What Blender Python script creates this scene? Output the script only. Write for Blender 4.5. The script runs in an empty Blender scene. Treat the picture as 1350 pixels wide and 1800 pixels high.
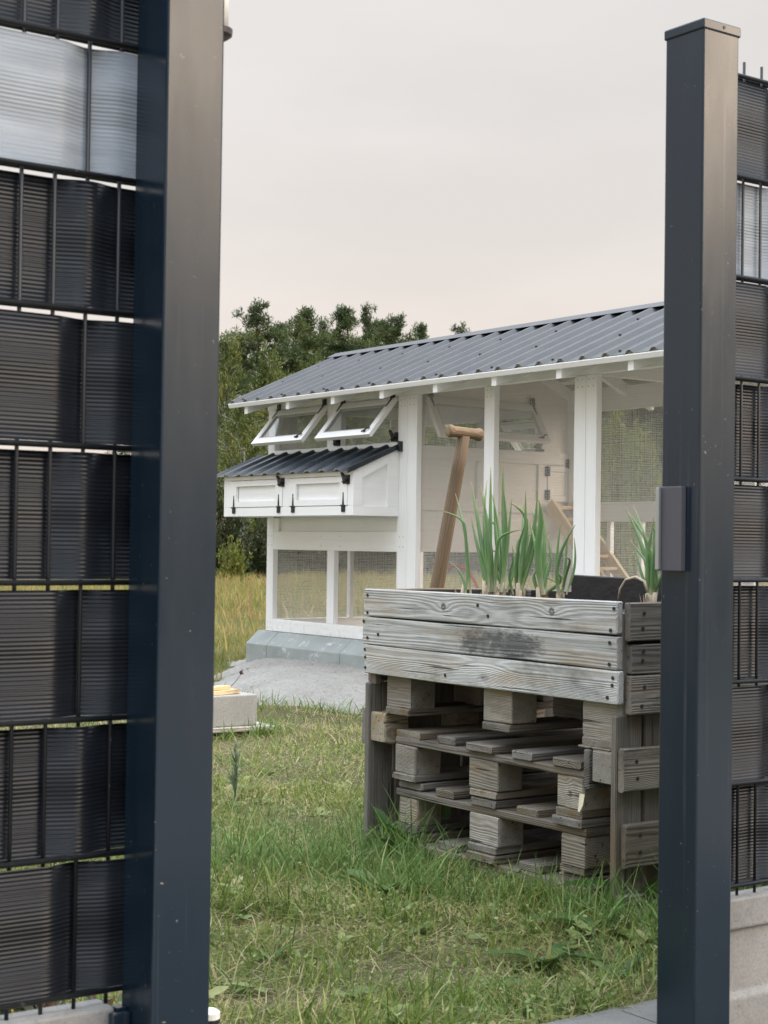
import bpy, bmesh, math, random
import numpy as np
from mathutils import Matrix, Vector

# ------------------------------------------------------------------ camera, sky, sun, exposure
sc = bpy.context.scene
col = sc.collection
FPX, ROLL, CAMH, TH = 2816.0, 0.0135, 0.95, math.radians(35.66)      # focal length in photo pixels, roll, eye height, heading
PITCH = math.atan2(56.0, FPX)
_R = Vector((math.cos(TH), -math.sin(TH), 0)); _F0 = Vector((math.sin(TH), math.cos(TH), 0)); _Z = Vector((0, 0, 1))
_F = _F0 * math.cos(PITCH) + _Z * math.sin(PITCH)
_U = -_F0 * math.sin(PITCH) + _Z * math.cos(PITCH)
_CX = _R * math.cos(ROLL) + _U * math.sin(ROLL)
_CY = -_R * math.sin(ROLL) + _U * math.cos(ROLL)
cam = bpy.data.cameras.new('camera')
cam.sensor_fit = 'VERTICAL'; cam.sensor_height = 36.0; cam.sensor_width = 27.0
cam.lens = FPX / 1800.0 * 36.0
cam.clip_start = 0.05; cam.clip_end = 2000
cam.dof.use_dof = True; cam.dof.focus_distance = 6.2; cam.dof.aperture_fstop = 15.0
camo = bpy.data.objects.new('camera', cam); col.objects.link(camo)
_m = Matrix.Identity(4)
for i in range(3):
    _m[i][0] = _CX[i]; _m[i][1] = _CY[i]; _m[i][2] = -_F[i]
_m[2][3] = CAMH
camo.matrix_world = _m
sc.camera = camo

SUN_AZ = Vector((0.625, -0.78)); SUN_EL = math.radians(27)
sun_dir = Vector((SUN_AZ.x * math.cos(SUN_EL), SUN_AZ.y * math.cos(SUN_EL), math.sin(SUN_EL))).normalized()
sl = bpy.data.lights.new('sun', 'SUN'); sl.energy = 1.35; sl.angle = math.radians(34); sl.color = (1.0, 0.80, 0.60)
so = bpy.data.objects.new('sun', sl); col.objects.link(so)
so.rotation_euler = (-sun_dir).to_track_quat('-Z', 'Y').to_euler()

world = bpy.data.worlds.new('World'); sc.world = world; world.use_nodes = True
_nt = world.node_tree; _nt.nodes.clear()
def _wn(t): return _nt.nodes.new(t)
w_out = _wn('ShaderNodeOutputWorld'); w_bg = _wn('ShaderNodeBackground'); _nt.links.new(w_bg.outputs[0], w_out.inputs[0])
w_sky = _wn('ShaderNodeTexSky'); w_sky.sky_type = 'NISHITA'; w_sky.sun_disc = False
w_sky.sun_elevation = SUN_EL; w_sky.sun_rotation = math.atan2(sun_dir.x, sun_dir.y)
w_sky.dust_density = 4.0; w_sky.air_density = 1.2
w_tc = _wn('ShaderNodeTexCoord'); w_sep = _wn('ShaderNodeSeparateXYZ'); _nt.links.new(w_tc.outputs['Generated'], w_sep.inputs[0])
# hazy overcast veil: luminance rises from the horizon to the zenith as under a real cloud layer
w_ramp = _wn('ShaderNodeValToRGB'); _nt.links.new(w_sep.outputs['Z'], w_ramp.inputs[0])
cr = w_ramp.color_ramp; cr.interpolation = 'LINEAR'
cr.elements[0].position = 0.0; cr.elements[0].color = (0.60, 0.512, 0.452, 1)
cr.elements[1].position = 1.0; cr.elements[1].color = (2.50, 2.72, 2.98, 1)
for p, c in ((0.08, (0.58, 0.512, 0.466)), (0.20, (0.55, 0.508, 0.476)), (0.34, (0.535, 0.512, 0.494)), (0.50, (0.86, 0.91, 0.97)), (0.70, (1.68, 1.80, 1.96))):
    e = cr.elements.new(p); e.color = (*c, 1)
w_noise = _wn('ShaderNodeTexNoise'); w_noise.inputs['Scale'].default_value = 2.2; w_noise.inputs['Detail'].default_value = 7
w_map = _wn('ShaderNodeMapping'); w_map.inputs['Scale'].default_value = (1, 1, 3.5)
_nt.links.new(w_tc.outputs['Generated'], w_map.inputs[0]); _nt.links.new(w_map.outputs[0], w_noise.inputs['Vector'])
w_nr = _wn('ShaderNodeMapRange'); w_nr.inputs[1].default_value = 0.3; w_nr.inputs[2].default_value = 0.7
w_nr.inputs[3].default_value = 0.90; w_nr.inputs[4].default_value = 1.08
_nt.links.new(w_noise.outputs['Fac'], w_nr.inputs[0])
w_mul = _wn('ShaderNodeVectorMath'); w_mul.operation = 'SCALE'
_nt.links.new(w_ramp.outputs[0], w_mul.inputs[0]); _nt.links.new(w_nr.outputs[0], w_mul.inputs['Scale'])
w_sc = _wn('ShaderNodeVectorMath'); w_sc.operation = 'SCALE'; w_sc.inputs['Scale'].default_value = 0.10
_nt.links.new(w_sky.outputs[0], w_sc.inputs[0])
w_mix = _wn('ShaderNodeMix'); w_mix.data_type = 'RGBA'; w_mix.inputs[0].default_value = 0.12
_nt.links.new(w_mul.outputs[0], w_mix.inputs[6]); _nt.links.new(w_sc.outputs[0], w_mix.inputs[7])
_nt.links.new(w_mix.outputs[2], w_bg.inputs[0]); w_bg.inputs[1].default_value = 1.0

sc.view_settings.view_transform = 'Standard'; sc.view_settings.look = 'None'
sc.view_settings.gamma = 1.0; sc.view_settings.use_curve_mapping = False
sc.view_settings.exposure = 0.77
sc.render.engine = 'CYCLES'
sc.cycles.max_bounces = 8; sc.cycles.transparent_max_bounces = 12
sc.cycles.use_denoising = True

# ------------------------------------------------------------------ helpers
def _ray(px, py):
    v = _CX * ((px - 675.0) / FPX) + _CY * ((900.0 - py) / FPX) + _F
    return v
def at_x(px, py, X): d = _ray(px, py); return d * (X / d.x) + Vector((0, 0, CAMH))
def at_y(px, py, Y): d = _ray(px, py); return d * (Y / d.y) + Vector((0, 0, CAMH))
def at_z(px, py, z): d = _ray(px, py); return d * ((z - CAMH) / d.z) + Vector((0, 0, CAMH))
def at_d(px, py, D): d = _ray(px, py); return d * D + Vector((0, 0, CAMH))

WM = {}
def put(o, parent=None, M=None):
    M = M or Matrix.Identity(4)
    col.objects.link(o)
    if parent is not None:
        o.parent = parent; o.matrix_basis = WM[parent.name].inverted() @ M
    else:
        o.matrix_basis = M
    WM[o.name] = M
    return o
def tag(o, label, cat, group=None, kind=None):
    if label: o['label'] = label
    if cat: o['category'] = cat
    if group: o['group'] = group
    if kind: o['kind'] = kind
    return o
def T(x, y, z): return Matrix.Translation((x, y, z))
def thing(name, label, cat, loc=(0, 0, 0), rotz=0.0, group=None):
    o = bpy.data.objects.new(name, None); o.empty_display_size = 0.1
    put(o, None, T(*loc) @ Matrix.Rotation(rotz, 4, 'Z'))
    return tag(o, label, cat, group)
def frame(c, ax, ay):
    ax = Vector(ax).normalized(); ay = Vector(ay); ay = (ay - ax * ay.dot(ax)).normalized(); az = ax.cross(ay)
    m = Matrix.Identity(4)
    for i in range(3): m[i][0], m[i][1], m[i][2], m[i][3] = ax[i], ay[i], az[i], c[i]
    return m

class MB:
    def __init__(s): s.v = []; s.f = []
    def add(s, v, f):
        b = len(s.v); s.v += [tuple(p) for p in v]; s.f += [tuple(b + i for i in q) for q in f]; return s
    def box(s, x0, x1, y0, y1, z0, z1):
        return s.add([(x0,y0,z0),(x1,y0,z0),(x1,y1,z0),(x0,y1,z0),(x0,y0,z1),(x1,y0,z1),(x1,y1,z1),(x0,y1,z1)],
                     [(3,2,1,0),(4,5,6,7),(0,1,5,4),(1,2,6,5),(2,3,7,6),(3,0,4,7)])
    def prism(s, poly, axis, a0, a1):
        # poly: 2-D outline in the two other axes (in x,y,z order), extruded along axis
        def mk(p, a):
            q = list(p); q.insert('xyz'.index(axis), a); return tuple(q)
        n = len(poly); v = [mk(p, a0) for p in poly] + [mk(p, a1) for p in poly]
        f = [tuple(range(n))[::-1], tuple(range(n, 2 * n))] + [(i, (i + 1) % n, n + (i + 1) % n, n + i) for i in range(n)]
        return s.add(v, f)
    def tube(s, pts, r, n=6, cap=True):
        pts = [Vector(p) for p in pts]
        if not hasattr(r, '__len__'): r = [r] * len(pts)
        v = []; up = Vector((0.13, 0.27, 0.95))
        for i, p in enumerate(pts):
            d = (pts[min(i + 1, len(pts) - 1)] - pts[max(i - 1, 0)]).normalized()
            if abs(d.dot(up)) > 0.97: up2 = Vector((1, 0, 0.1))
            else: up2 = up
            a = d.cross(up2).normalized(); b = d.cross(a)
            for k in range(n):
                t = 2 * math.pi * k / n
                v.append(p + (a * math.cos(t) + b * math.sin(t)) * r[i])
        f = []
        for i in range(len(pts) - 1):
            for k in range(n):
                f.append((i*n+k, i*n+(k+1)%n, (i+1)*n+(k+1)%n, (i+1)*n+k))
        if cap:
            f.append(tuple(range(n))[::-1]); f.append(tuple((len(pts)-1)*n + k for k in range(n)))
        return s.add(v, f)
    def mesh(s, name, smooth=False):
        me = bpy.data.meshes.new(name); me.from_pydata(s.v, [], s.f); me.update()
        bm = bmesh.new(); bm.from_mesh(me); bmesh.ops.recalc_face_normals(bm, faces=bm.faces[:]); bm.to_mesh(me); bm.free()
        if smooth: me.polygons.foreach_set('use_smooth', [True] * len(me.polygons))
        return me
    def build(s, name, mat, parent=None, M=None, smooth=False, bevel=0.0, center=False):
        if center:
            a = np.array(s.v); c = (a.min(0) + a.max(0)) / 2
            s.v = [tuple(p) for p in (a - c)]; M = T(*c)
        me = s.mesh(name, smooth); me.materials.append(mat)
        o = bpy.data.objects.new(name, me); put(o, parent, M)
        if bevel > 0:
            md = o.modifiers.new('bevel', 'BEVEL'); md.width = bevel; md.segments = 2; md.limit_method = 'ANGLE'; md.angle_limit = 0.7
        return o

_pl = {}
def plank_mesh(L, W, Th, ch, rough, seed):
    key = (round(L, 4), round(W, 4), round(Th, 4), ch, rough, seed)
    if key in _pl: return _pl[key]
    rn = random.Random(seed * 7 + 3)
    xs = [-L/2, -L/2 + ch] + ([-L/6, L/6] if rough else []) + [L/2 - ch, L/2]
    v = []
    for i, x in enumerate(xs):
        end = i in (0, len(xs) - 1); k = ch if end else 0
        w, t = W/2 - k, Th/2 - k; c = min(ch, w * 0.6, t * 0.6)
        dy = rn.uniform(-rough, rough); dz = rn.uniform(-rough, rough) * 0.5
        ex = rn.uniform(-rough, rough) if end else 0
        dw = rn.uniform(-rough, rough) * 0.6
        w += dw
        for y, z in ((-w+c,-t),(w-c,-t),(w,-t+c),(w,t-c),(w-c,t),(-w+c,t),(-w,t-c),(-w,-t+c)):
            v.append((x + ex + (rn.uniform(-rough, rough) * 0.5 if end else 0), y + dy, z + dz))
    f = []
    n = 8
    for i in range(len(xs) - 1):
        for k in range(n): f.append((i*n+k, i*n+(k+1)%n, (i+1)*n+(k+1)%n, (i+1)*n+k))
    f.append(tuple(range(n))[::-1]); f.append(tuple((len(xs)-1)*n + k for k in range(n)))
    me = bpy.data.meshes.new('plank'); me.from_pydata(v, [], [q[::-1] for q in f]); me.update()
    _pl[key] = me; return me
def plank(name, parent, mat, c, long_ax, wide_ax, L, W, Th, ch=0.0025, rough=0.0, seed=0):
    me0 = plank_mesh(L, W, Th, ch, rough, seed)
    k = (me0.name, mat.name)
    if k not in _pl:
        if not me0.materials: me0.materials.append(mat); _pl[k] = me0
        else:
            m2 = me0.copy(); m2.materials.clear(); m2.materials.append(mat); _pl[k] = m2
    o = bpy.data.objects.new(name, _pl[k])
    return put(o, parent, frame(c, long_ax, wide_ax))
AX = {'x': (1, 0, 0), 'y': (0, 1, 0), 'z': (0, 0, 1)}
def bar(name, parent, mat, x0, x1, y0, y1, z0, z1, ch=0.0025, rough=0.0, seed=0):
    """axis-aligned board given by its bounds; grain runs along its longest side"""
    d = {'x': abs(x1 - x0), 'y': abs(y1 - y0), 'z': abs(z1 - z0)}
    o = sorted(d, key=lambda a: -d[a])
    return plank(name, parent, mat, ((x0+x1)/2, (y0+y1)/2, (z0+z1)/2), AX[o[0]], AX[o[1]], d[o[0]], d[o[1]], d[o[2]], ch, rough, seed)

def np_mesh(name, verts, faces, mat, tint=None, smooth=False):
    """quick mesh from numpy arrays; faces (n,k)"""
    me = bpy.data.meshes.new(name)
    nv, nf, k = len(verts), len(faces), faces.shape[1]
    me.vertices.add(nv); me.vertices.foreach_set('co', np.ascontiguousarray(verts, np.float32).ravel())
    me.loops.add(nf * k); me.loops.foreach_set('vertex_index', np.ascontiguousarray(faces, np.int32).ravel())
    me.polygons.add(nf); me.polygons.foreach_set('loop_start', np.arange(0, nf * k, k, dtype=np.int32))
    me.polygons.foreach_set('loop_total', np.full(nf, k, np.int32))
    if smooth: me.polygons.foreach_set('use_smooth', np.ones(nf, bool))
    me.update(calc_edges=True)
    if tint is not None:
        a = me.attributes.new('tint', 'FLOAT', 'POINT'); a.data.foreach_set('value', np.ascontiguousarray(tint, np.float32))
    me.materials.append(mat)
    return me

# ------------------------------------------------------------------ materials
class NT:
    def __init__(s, name):
        s.m = bpy.data.materials.new(name); s.m.use_nodes = True; s.t = s.m.node_tree; s.t.nodes.clear()
        s.out = s.n('ShaderNodeOutputMaterial'); s.b = s.n('ShaderNodeBsdfPrincipled'); s.l(s.b.outputs[0], s.out.inputs[0])
        s.tc = s.n('ShaderNodeTexCoord')
    def n(s, t, **kw):
        x = s.t.nodes.new(t)
        for k, v in kw.items(): setattr(x, k, v)
        return x
    def l(s, a, b): s.t.links.new(a, b)
    def val(s, sock, v):
        if hasattr(v, 'is_output') or isinstance(v, bpy.types.NodeSocket): s.l(v, sock)
        else: sock.default_value = v
    def mapv(s, scale, src=None, loc=None):
        m = s.n('ShaderNodeMapping'); m.inputs['Scale'].default_value = scale
        s.l(src or s.tc.outputs['Object'], m.inputs[0])
        if loc is not None: s.val(m.inputs['Location'], loc)
        return m.outputs[0]
    def noise(s, vec, scale, detail=4, rough=0.55, dist=0.0):
        x = s.n('ShaderNodeTexNoise'); s.l(vec, x.inputs['Vector'])
        x.inputs['Scale'].default_value = scale; x.inputs['Detail'].default_value = detail
        x.inputs['Roughness'].default_value = rough; x.inputs['Distortion'].default_value = dist
        return x.outputs['Fac']
    def rng(s, v, a, b, c=0.0, d=1.0, smooth=False):
        x = s.n('ShaderNodeMapRange'); s.l(v, x.inputs[0])
        for i, q in enumerate((a, b, c, d)): x.inputs[1 + i].default_value = q
        if smooth: x.interpolation_type = 'SMOOTHSTEP'
        return x.outputs[0]
    def math(s, op, a, b=0.0):
        x = s.n('ShaderNodeMath', operation=op); s.val(x.inputs[0], a); s.val(x.inputs[1], b); return x.outputs[0]
    def mix(s, f, a, b, mode='MIX'):
        x = s.n('ShaderNodeMix', data_type='RGBA', blend_type=mode)
        s.val(x.inputs[0], f)
        for i, c in ((6, a), (7, b)):
            if isinstance(c, tuple): x.inputs[i].default_value = (*c, 1) if len(c) == 3 else c
            else: s.l(c, x.inputs[i])
        return x.outputs[2]
    def ramp(s, f, stops, interp='LINEAR'):
        x = s.n('ShaderNodeValToRGB'); s.l(f, x.inputs[0]); r = x.color_ramp; r.interpolation = interp
        while len(r.elements) > 1: r.elements.remove(r.elements[-1])
        for i, (p, c) in enumerate(stops):
            e = r.elements[0] if i == 0 else r.elements.new(p)
            e.position = p; e.color = (*c, 1)
        return x.outputs[0]
    def bump(s, h, strength=0.3, dist=0.01):
        x = s.n('ShaderNodeBump'); x.inputs['Strength'].default_value = strength; x.inputs['Distance'].default_value = dist
        s.l(h, x.inputs['Height']); s.l(x.outputs[0], s.b.inputs['Normal']); return x
    def color(s, c):
        if isinstance(c, tuple): s.b.inputs['Base Color'].default_value = (*c, 1)
        else: s.l(c, s.b.inputs['Base Color'])
    def rough(s, r): s.val(s.b.inputs['Roughness'], r)
    def rand(s): return s.n('ShaderNodeObjectInfo').outputs['Random']
    def wpos(s):
        return s.n('ShaderNodeNewGeometry').outputs['Position']

def m_powder(name, c, rough=0.3):
    k = NT(name); k.color(k.mix(k.math('MULTIPLY', k.rng(k.noise(k.wpos(), 90, 3, 0.7), 0.70, 0.74), k.rng(k.noise(k.wpos(), 6, 3), .45, .6)), c, (0.20, 0.19, 0.17)))
    run = k.math('MULTIPLY', k.rng(k.noise(k.mapv((70, 70, 1.1), k.wpos()), 1.0, 3, .6), .60, .72), k.rng(k.noise(k.wpos(), 2.2, 3), .45, .65, 0, .10))
    c_ = k.b.inputs['Base Color'].links[0].from_socket; k.color(k.mix(run, c_, (0.32, 0.31, 0.29)))
    smear = k.noise(k.mapv((9, 9, 2.2), k.wpos()), 1.5, 5, 0.6)
    k.rough(k.rng(smear, 0.3, 0.7, rough - 0.04, rough + 0.1))
    h = k.math('ADD', k.math('MULTIPLY', k.noise(k.wpos(), 420, 2), 0.25), k.math('MULTIPLY', k.noise(k.mapv((1, 1, .35), k.wpos()), 13, 2), 1.2))
    k.bump(h, 0.06, 0.004)
    return k.m
MAT = {}
MAT['anthracite'] = m_powder('anthracite_powder_coat', (0.0074, 0.0168, 0.0285), 0.19)
MAT['rod'] = m_powder('anthracite_rod', (0.008, 0.010, 0.013), 0.42)
def m_strip(name, c):
    k = NT(name)
    sep = k.n('ShaderNodeSeparateXYZ'); k.l(k.tc.outputs['Object'], sep.inputs[0])
    ph = k.math('SINE', k.math('MULTIPLY', sep.outputs['Z'], 2 * math.pi / 0.0062))
    h = k.math('ADD', ph, k.math('MULTIPLY', k.noise(k.tc.outputs['Object'], 60, 2), 0.5))
    k.bump(h, 0.45, 0.0009); k.b.inputs['Specular IOR Level'].default_value = 0.22
    k.color(k.mix(k.rng(k.noise(k.mapv((2, 2, 12), k.wpos()), 3, 4), .4, .75), c, tuple(min(1, q * 1.35) for q in c)))
    k.rough(0.30)
    return k.m
MAT['strip'] = m_strip('anthracite_strip', (0.0065, 0.008, 0.011))
MAT['strip_light'] = m_strip('light_grey_strip', (0.205, 0.228, 0.255))

def m_wood(name, light, dark, brown, brown_amt=0.5, knots=(), stain=None, vr=(.62, 1.2), sr=(.7, 1.7)):
    k = NT(name)
    r = k.rand(); cmb = k.n('ShaderNodeCombineXYZ')
    for i, q in enumerate((37.0, 91.0, 53.0)): k.l(k.math('MULTIPLY', r, q), cmb.inputs[i])
    add = k.n('ShaderNodeVectorMath', operation='ADD'); k.l(k.tc.outputs['Object'], add.inputs[0]); k.l(cmb.outputs[0], add.inputs[1])
    P = add.outputs[0]
    vor = k.n('ShaderNodeTexVoronoi'); vor.feature = 'F1'; vor.inputs['Scale'].default_value = 1.0
    k.l(k.mapv((1.7, 3.6, 0.4), P), vor.inputs['Vector'])
    d = vor.outputs['Distance']
    kn = k.rng(d, 0.0, 0.30, 1.0, 0.0, True)               # warps the grain round each knot
    knot = k.rng(k.math('ADD', d, k.math('MULTIPLY', k.noise(P, 60, 2), 0.05)), 0.035, 0.075, 1.0, 0.0)
    ob = k.n('ShaderNodeSeparateXYZ'); k.l(k.tc.outputs['Object'], ob.inputs[0])
    r2 = k.math('FRACT', k.math('MULTIPLY', r, 17.3))
    yy = k.math('ADD', ob.outputs['Y'], k.rng(r, 0, 1, -.05, .05)); zz = k.math('ADD', ob.outputs['Z'], k.rng(r2, 0, 1, .02, .075))
    rad = k.math('SQRT', k.math('ADD', k.math('MULTIPLY', yy, yy), k.math('MULTIPLY', zz, zz)))
    lowd = k.noise(k.mapv((1.5, 5, 5), P), 1.0, 2)
    for (cx, cy, amp) in knots:
        ex = k.math('DIVIDE', k.math('SUBTRACT', ob.outputs['X'], cx), 0.055); ey = k.math('DIVIDE', k.math('SUBTRACT', ob.outputs['Y'], cy), 0.022)
        dd2 = k.math('SQRT', k.math('ADD', k.math('MULTIPLY', ex, ex), k.math('MULTIPLY', ey, ey)))
        kn = k.math('ADD', kn, k.math('MULTIPLY', k.math('EXPONENT', k.math('MULTIPLY', dd2, -1.0)), amp))
        fx = k.math('DIVIDE', k.math('SUBTRACT', ob.outputs['X'], cx), 0.0125); fy = k.math('DIVIDE', k.math('SUBTRACT', ob.outputs['Y'], cy), 0.0125)
        dk = k.math('ADD', k.math('SQRT', k.math('ADD', k.math('MULTIPLY', fx, fx), k.math('MULTIPLY', fy, fy))), k.math('MULTIPLY', k.noise(P, 90, 2), .5))
        knot = k.math('MAXIMUM', knot, k.math('MULTIPLY', k.rng(dk, .95, 1.3, 1.0, 0.0), k.rng(dk, .5, .9, .55, 1.0)))
    r3 = k.math('FRACT', k.math('MULTIPLY', r, 41.7))
    ph = k.math('MULTIPLY', rad, k.rng(r3, 0, 1, 380.0, 900.0))
    ph = k.math('ADD', ph, k.math('ADD', k.math('MULTIPLY', lowd, k.rng(r2, 0, 1, 3.0, 10.0)), k.math('MULTIPLY', kn, 7.0)))
    ph = k.math('ADD', ph, k.math('MULTIPLY', k.noise(k.mapv((6, 60, 60), P), 1.0, 3), 2.2))
    grain = k.math('MULTIPLY_ADD', k.math('SINE', k.math('MULTIPLY', ph, 2.2)), 0.5); 
    grain.node.inputs[2].default_value = 0.5
    fib = k.noise(k.mapv((5, 220, 220), P), 1.0, 5, 0.65)
    base = k.mix(k.math('MULTIPLY', k.rng(grain, 0.1, 1.0, 0.0, 0.8), k.rng(k.noise(k.mapv((1.2, 12, 12), P), 1.0, 3), .3, .7, .25, 1.0)), light, dark)
    base = k.mix(k.rng(k.noise(k.mapv((2.5, 6, 6), P), 1.0, 4, .65), .42, .68, 0, .5), base, tuple(q * 0.72 for q in dark))
    base = k.mix(k.rng(fib, 0.45, 0.72, 0.0, 0.6), base, tuple(q * 0.55 for q in dark))
    bz = k.noise(k.mapv((2.2, 9, 9), P), 1.3, 4, 0.6)
    base = k.mix(k.math('MULTIPLY', k.rng(bz, 0.50, 0.72), brown_amt), base, brown)
    dirt = k.rng(k.noise(k.mapv((1.8, 3.2, 3.2), P), 1.7, 5, .7), .52, .66)
    base = k.mix(k.math('MULTIPLY', dirt, k.rng(r3, 0, 1, .15, .75)), base, tuple(q * 0.42 for q in dark))
    base = k.mix(k.math('MULTIPLY', knot, 0.85), base, (0.055, 0.045, 0.038))
    crack = k.rng(k.noise(k.mapv((2.6, 75, 75), P, (3, 1, 7)), 1.0, 2, 0.5), 0.66, 0.70)
    base = k.mix(k.math('MULTIPLY', crack, 0.8), base, (0.03, 0.027, 0.024))
    hue = k.n('ShaderNodeHueSaturation'); k.l(base, hue.inputs['Color']); k.l(k.rng(r3, 0, 1, *vr), hue.inputs['Value']); k.l(k.rng(r2, 0, 1, *sr), hue.inputs['Saturation'])
    c = hue.outputs[0]
    if stain:
        (cx, cy, rx, ry) = stain
        so_ = k.n('ShaderNodeSeparateXYZ'); k.l(k.tc.outputs['Object'], so_.inputs[0])
        ex = k.math('POWER', k.math('DIVIDE', k.math('SUBTRACT', so_.outputs['X'], cx), rx), 4.0)
        ey = k.math('POWER', k.math('DIVIDE', k.math('SUBTRACT', so_.outputs['Y'], cy), ry), 2.0)
        dd = k.math('ADD', k.math('ADD', ex, ey), k.math('MULTIPLY', k.math('SUBTRACT', k.noise(k.mapv((1, 2.2, 1)), 26, 7, 0.8), .5), 7.5))
        c = k.mix(k.math('MULTIPLY', k.rng(dd, .3, 1.9, 1.0, 0.0), 0.80), c, (0.05, 0.05, 0.052))
    k.color(c); k.rough(0.82)
    h = k.math('ADD', k.math('MULTIPLY', grain, -0.5), k.math('ADD', k.math('MULTIPLY', fib, -0.7), k.math('MULTIPLY', crack, -1.5)))
    k.bump(h, 0.55, 0.004)
    return k.m
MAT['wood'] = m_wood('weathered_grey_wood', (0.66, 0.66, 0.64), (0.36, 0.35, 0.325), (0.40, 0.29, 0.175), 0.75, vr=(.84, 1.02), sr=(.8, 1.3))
MAT['wood_stained'] = m_wood('weathered_wood_with_dark_stain', (0.66, 0.66, 0.64), (0.36, 0.35, 0.325), (0.40, 0.29, 0.175), 0.75, vr=(.84, 1.02), sr=(.8, 1.3), stain=(0.10, -0.005, 0.17, 0.034))
_q = [at_x(x_, y_, 2.96) for x_, y_ in ((779, 1067), (970, 1075))]
MAT['wood_knots'] = m_wood('weathered_wood_with_two_knots', (0.66, 0.66, 0.64), (0.36, 0.35, 0.325), (0.40, 0.29, 0.175), 0.75, vr=(.84, 1.02), sr=(.8, 1.3), knots=[(3.649 - q_.y, q_.z - 0.762, 1.3) for q_ in _q])
MAT['wood_pallet_shaded'] = m_wood('weathered_pallet_wood_shaded', (0.31, 0.285, 0.25), (0.13, 0.115, 0.095), (0.19, 0.135, 0.082), 0.8)  # darkened in colour to deepen the shade inside the stack
MAT['wood_side_shaded'] = m_wood('weathered_brown_wood_shaded', (0.28, 0.255, 0.225), (0.155, 0.14, 0.12), (0.21, 0.155, 0.10), 0.6)  # shade from the fence is put into this darker side-board colour
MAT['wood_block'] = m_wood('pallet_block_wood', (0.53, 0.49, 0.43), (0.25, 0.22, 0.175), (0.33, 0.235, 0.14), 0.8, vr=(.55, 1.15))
MAT['wood_new'] = m_wood('fresh_pine', (0.80, 0.62, 0.38), (0.68, 0.50, 0.28), (0.68, 0.48, 0.25), 0.3, vr=(.9, 1.1), sr=(.9, 1.1))
MAT['wood_handle'] = m_wood('worn_handle_wood', (0.30, 0.21, 0.125), (0.19, 0.125, 0.07), (0.21, 0.135, 0.07), 0.6, vr=(.95, 1.1), sr=(.85, 1.0))

k = NT('white_paint'); P = k.mapv((2, 40, 40))
g = k.noise(P, 1.0, 4, 0.6)
k.color(k.mix(k.rng(k.noise(k.wpos(), 2.5, 5, 0.6), .45, .75, 0, 0.5), k.mix(k.rng(g, .4, .75), (0.935, 0.935, 0.93), (0.885, 0.882, 0.875)), (0.845, 0.84, 0.825)))
cw = k.b.inputs['Base Color'].links[0].from_socket; zs = k.n('ShaderNodeSeparateXYZ'); k.l(k.wpos(), zs.inputs[0])
mud = k.math('MULTIPLY', k.rng(zs.outputs['Z'], .27, .44, 1, 0), k.rng(k.noise(k.wpos(), 26, 5, .75), .50, .68))      # dried mud splashes at the foot
k.color(k.mix(k.math('MULTIPLY', mud, .35), cw, (0.40, 0.36, 0.29)))
k.rough(0.5); k.bump(g, 0.12, 0.002); MAT['white'] = k.m
k = NT('inner_cream_paint'); g = k.noise(k.mapv((2, 40, 40)), 1.0, 4, 0.6)
k.color(k.mix(k.rng(g, .4, .75), (0.74, 0.71, 0.67), (0.69, 0.655, 0.61))); k.rough(0.55); k.bump(g, 0.1, 0.002); MAT['cream'] = k.m
k = NT('grey_roof_sheet'); k.color(k.mix(k.rng(k.noise(k.wpos(), 5, 5, .65), .4, .7), (0.046, 0.048, 0.055), (0.060, 0.062, 0.068))); k.rough(k.rng(k.noise(k.wpos(), 3, 3), .3, .7, .3, .42)); k.bump(k.noise(k.wpos(), 25, 2), 0.05, 0.004)
k.b.inputs['Specular IOR Level'].default_value = 0.36; k.b.inputs['Coat Roughness'].default_value = 0.16; MAT['roof'] = k.m
k = NT('roof_underside'); k.color((0.50, 0.50, 0.48)); k.rough(.6); MAT['roof_under'] = k.m
k = NT('dark_roof_sheet'); k.color((0.014, 0.021, 0.030)); k.rough(k.rng(k.noise(k.wpos(), 6, 3), .3, .7, .24, .4)); k.bump(k.noise(k.wpos(), 25, 2), 0.05, 0.004); MAT['roof_dark'] = k.m
k = NT('black_iron'); k.color((0.012, 0.012, 0.014)); k.rough(0.45); MAT['black'] = k.m
k = NT('galvanised_wire'); k.color((0.74, 0.72, 0.68)); k.rough(0.45); MAT['wire'] = k.m
k = NT('window_glass'); tr = k.n('ShaderNodeBsdfTransparent'); gl = k.n('ShaderNodeBsdfGlossy'); gl.inputs['Roughness'].default_value = 0.02
tr.inputs[0].default_value = (0.93, 0.95, 0.95, 1)
fr = k.n('ShaderNodeLayerWeight'); mx = k.n('ShaderNodeMixShader')
k.l(k.math('MINIMUM', k.math('ADD', k.math('MULTIPLY', k.math('POWER', fr.outputs['Facing'], 5.0), 0.96), 0.04), 1.0), mx.inputs[0]); k.l(tr.outputs[0], mx.inputs[1]); k.l(gl.outputs[0], mx.inputs[2]); k.l(mx.outputs[0], k.out.inputs[0]); MAT['glass'] = k.m

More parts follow.
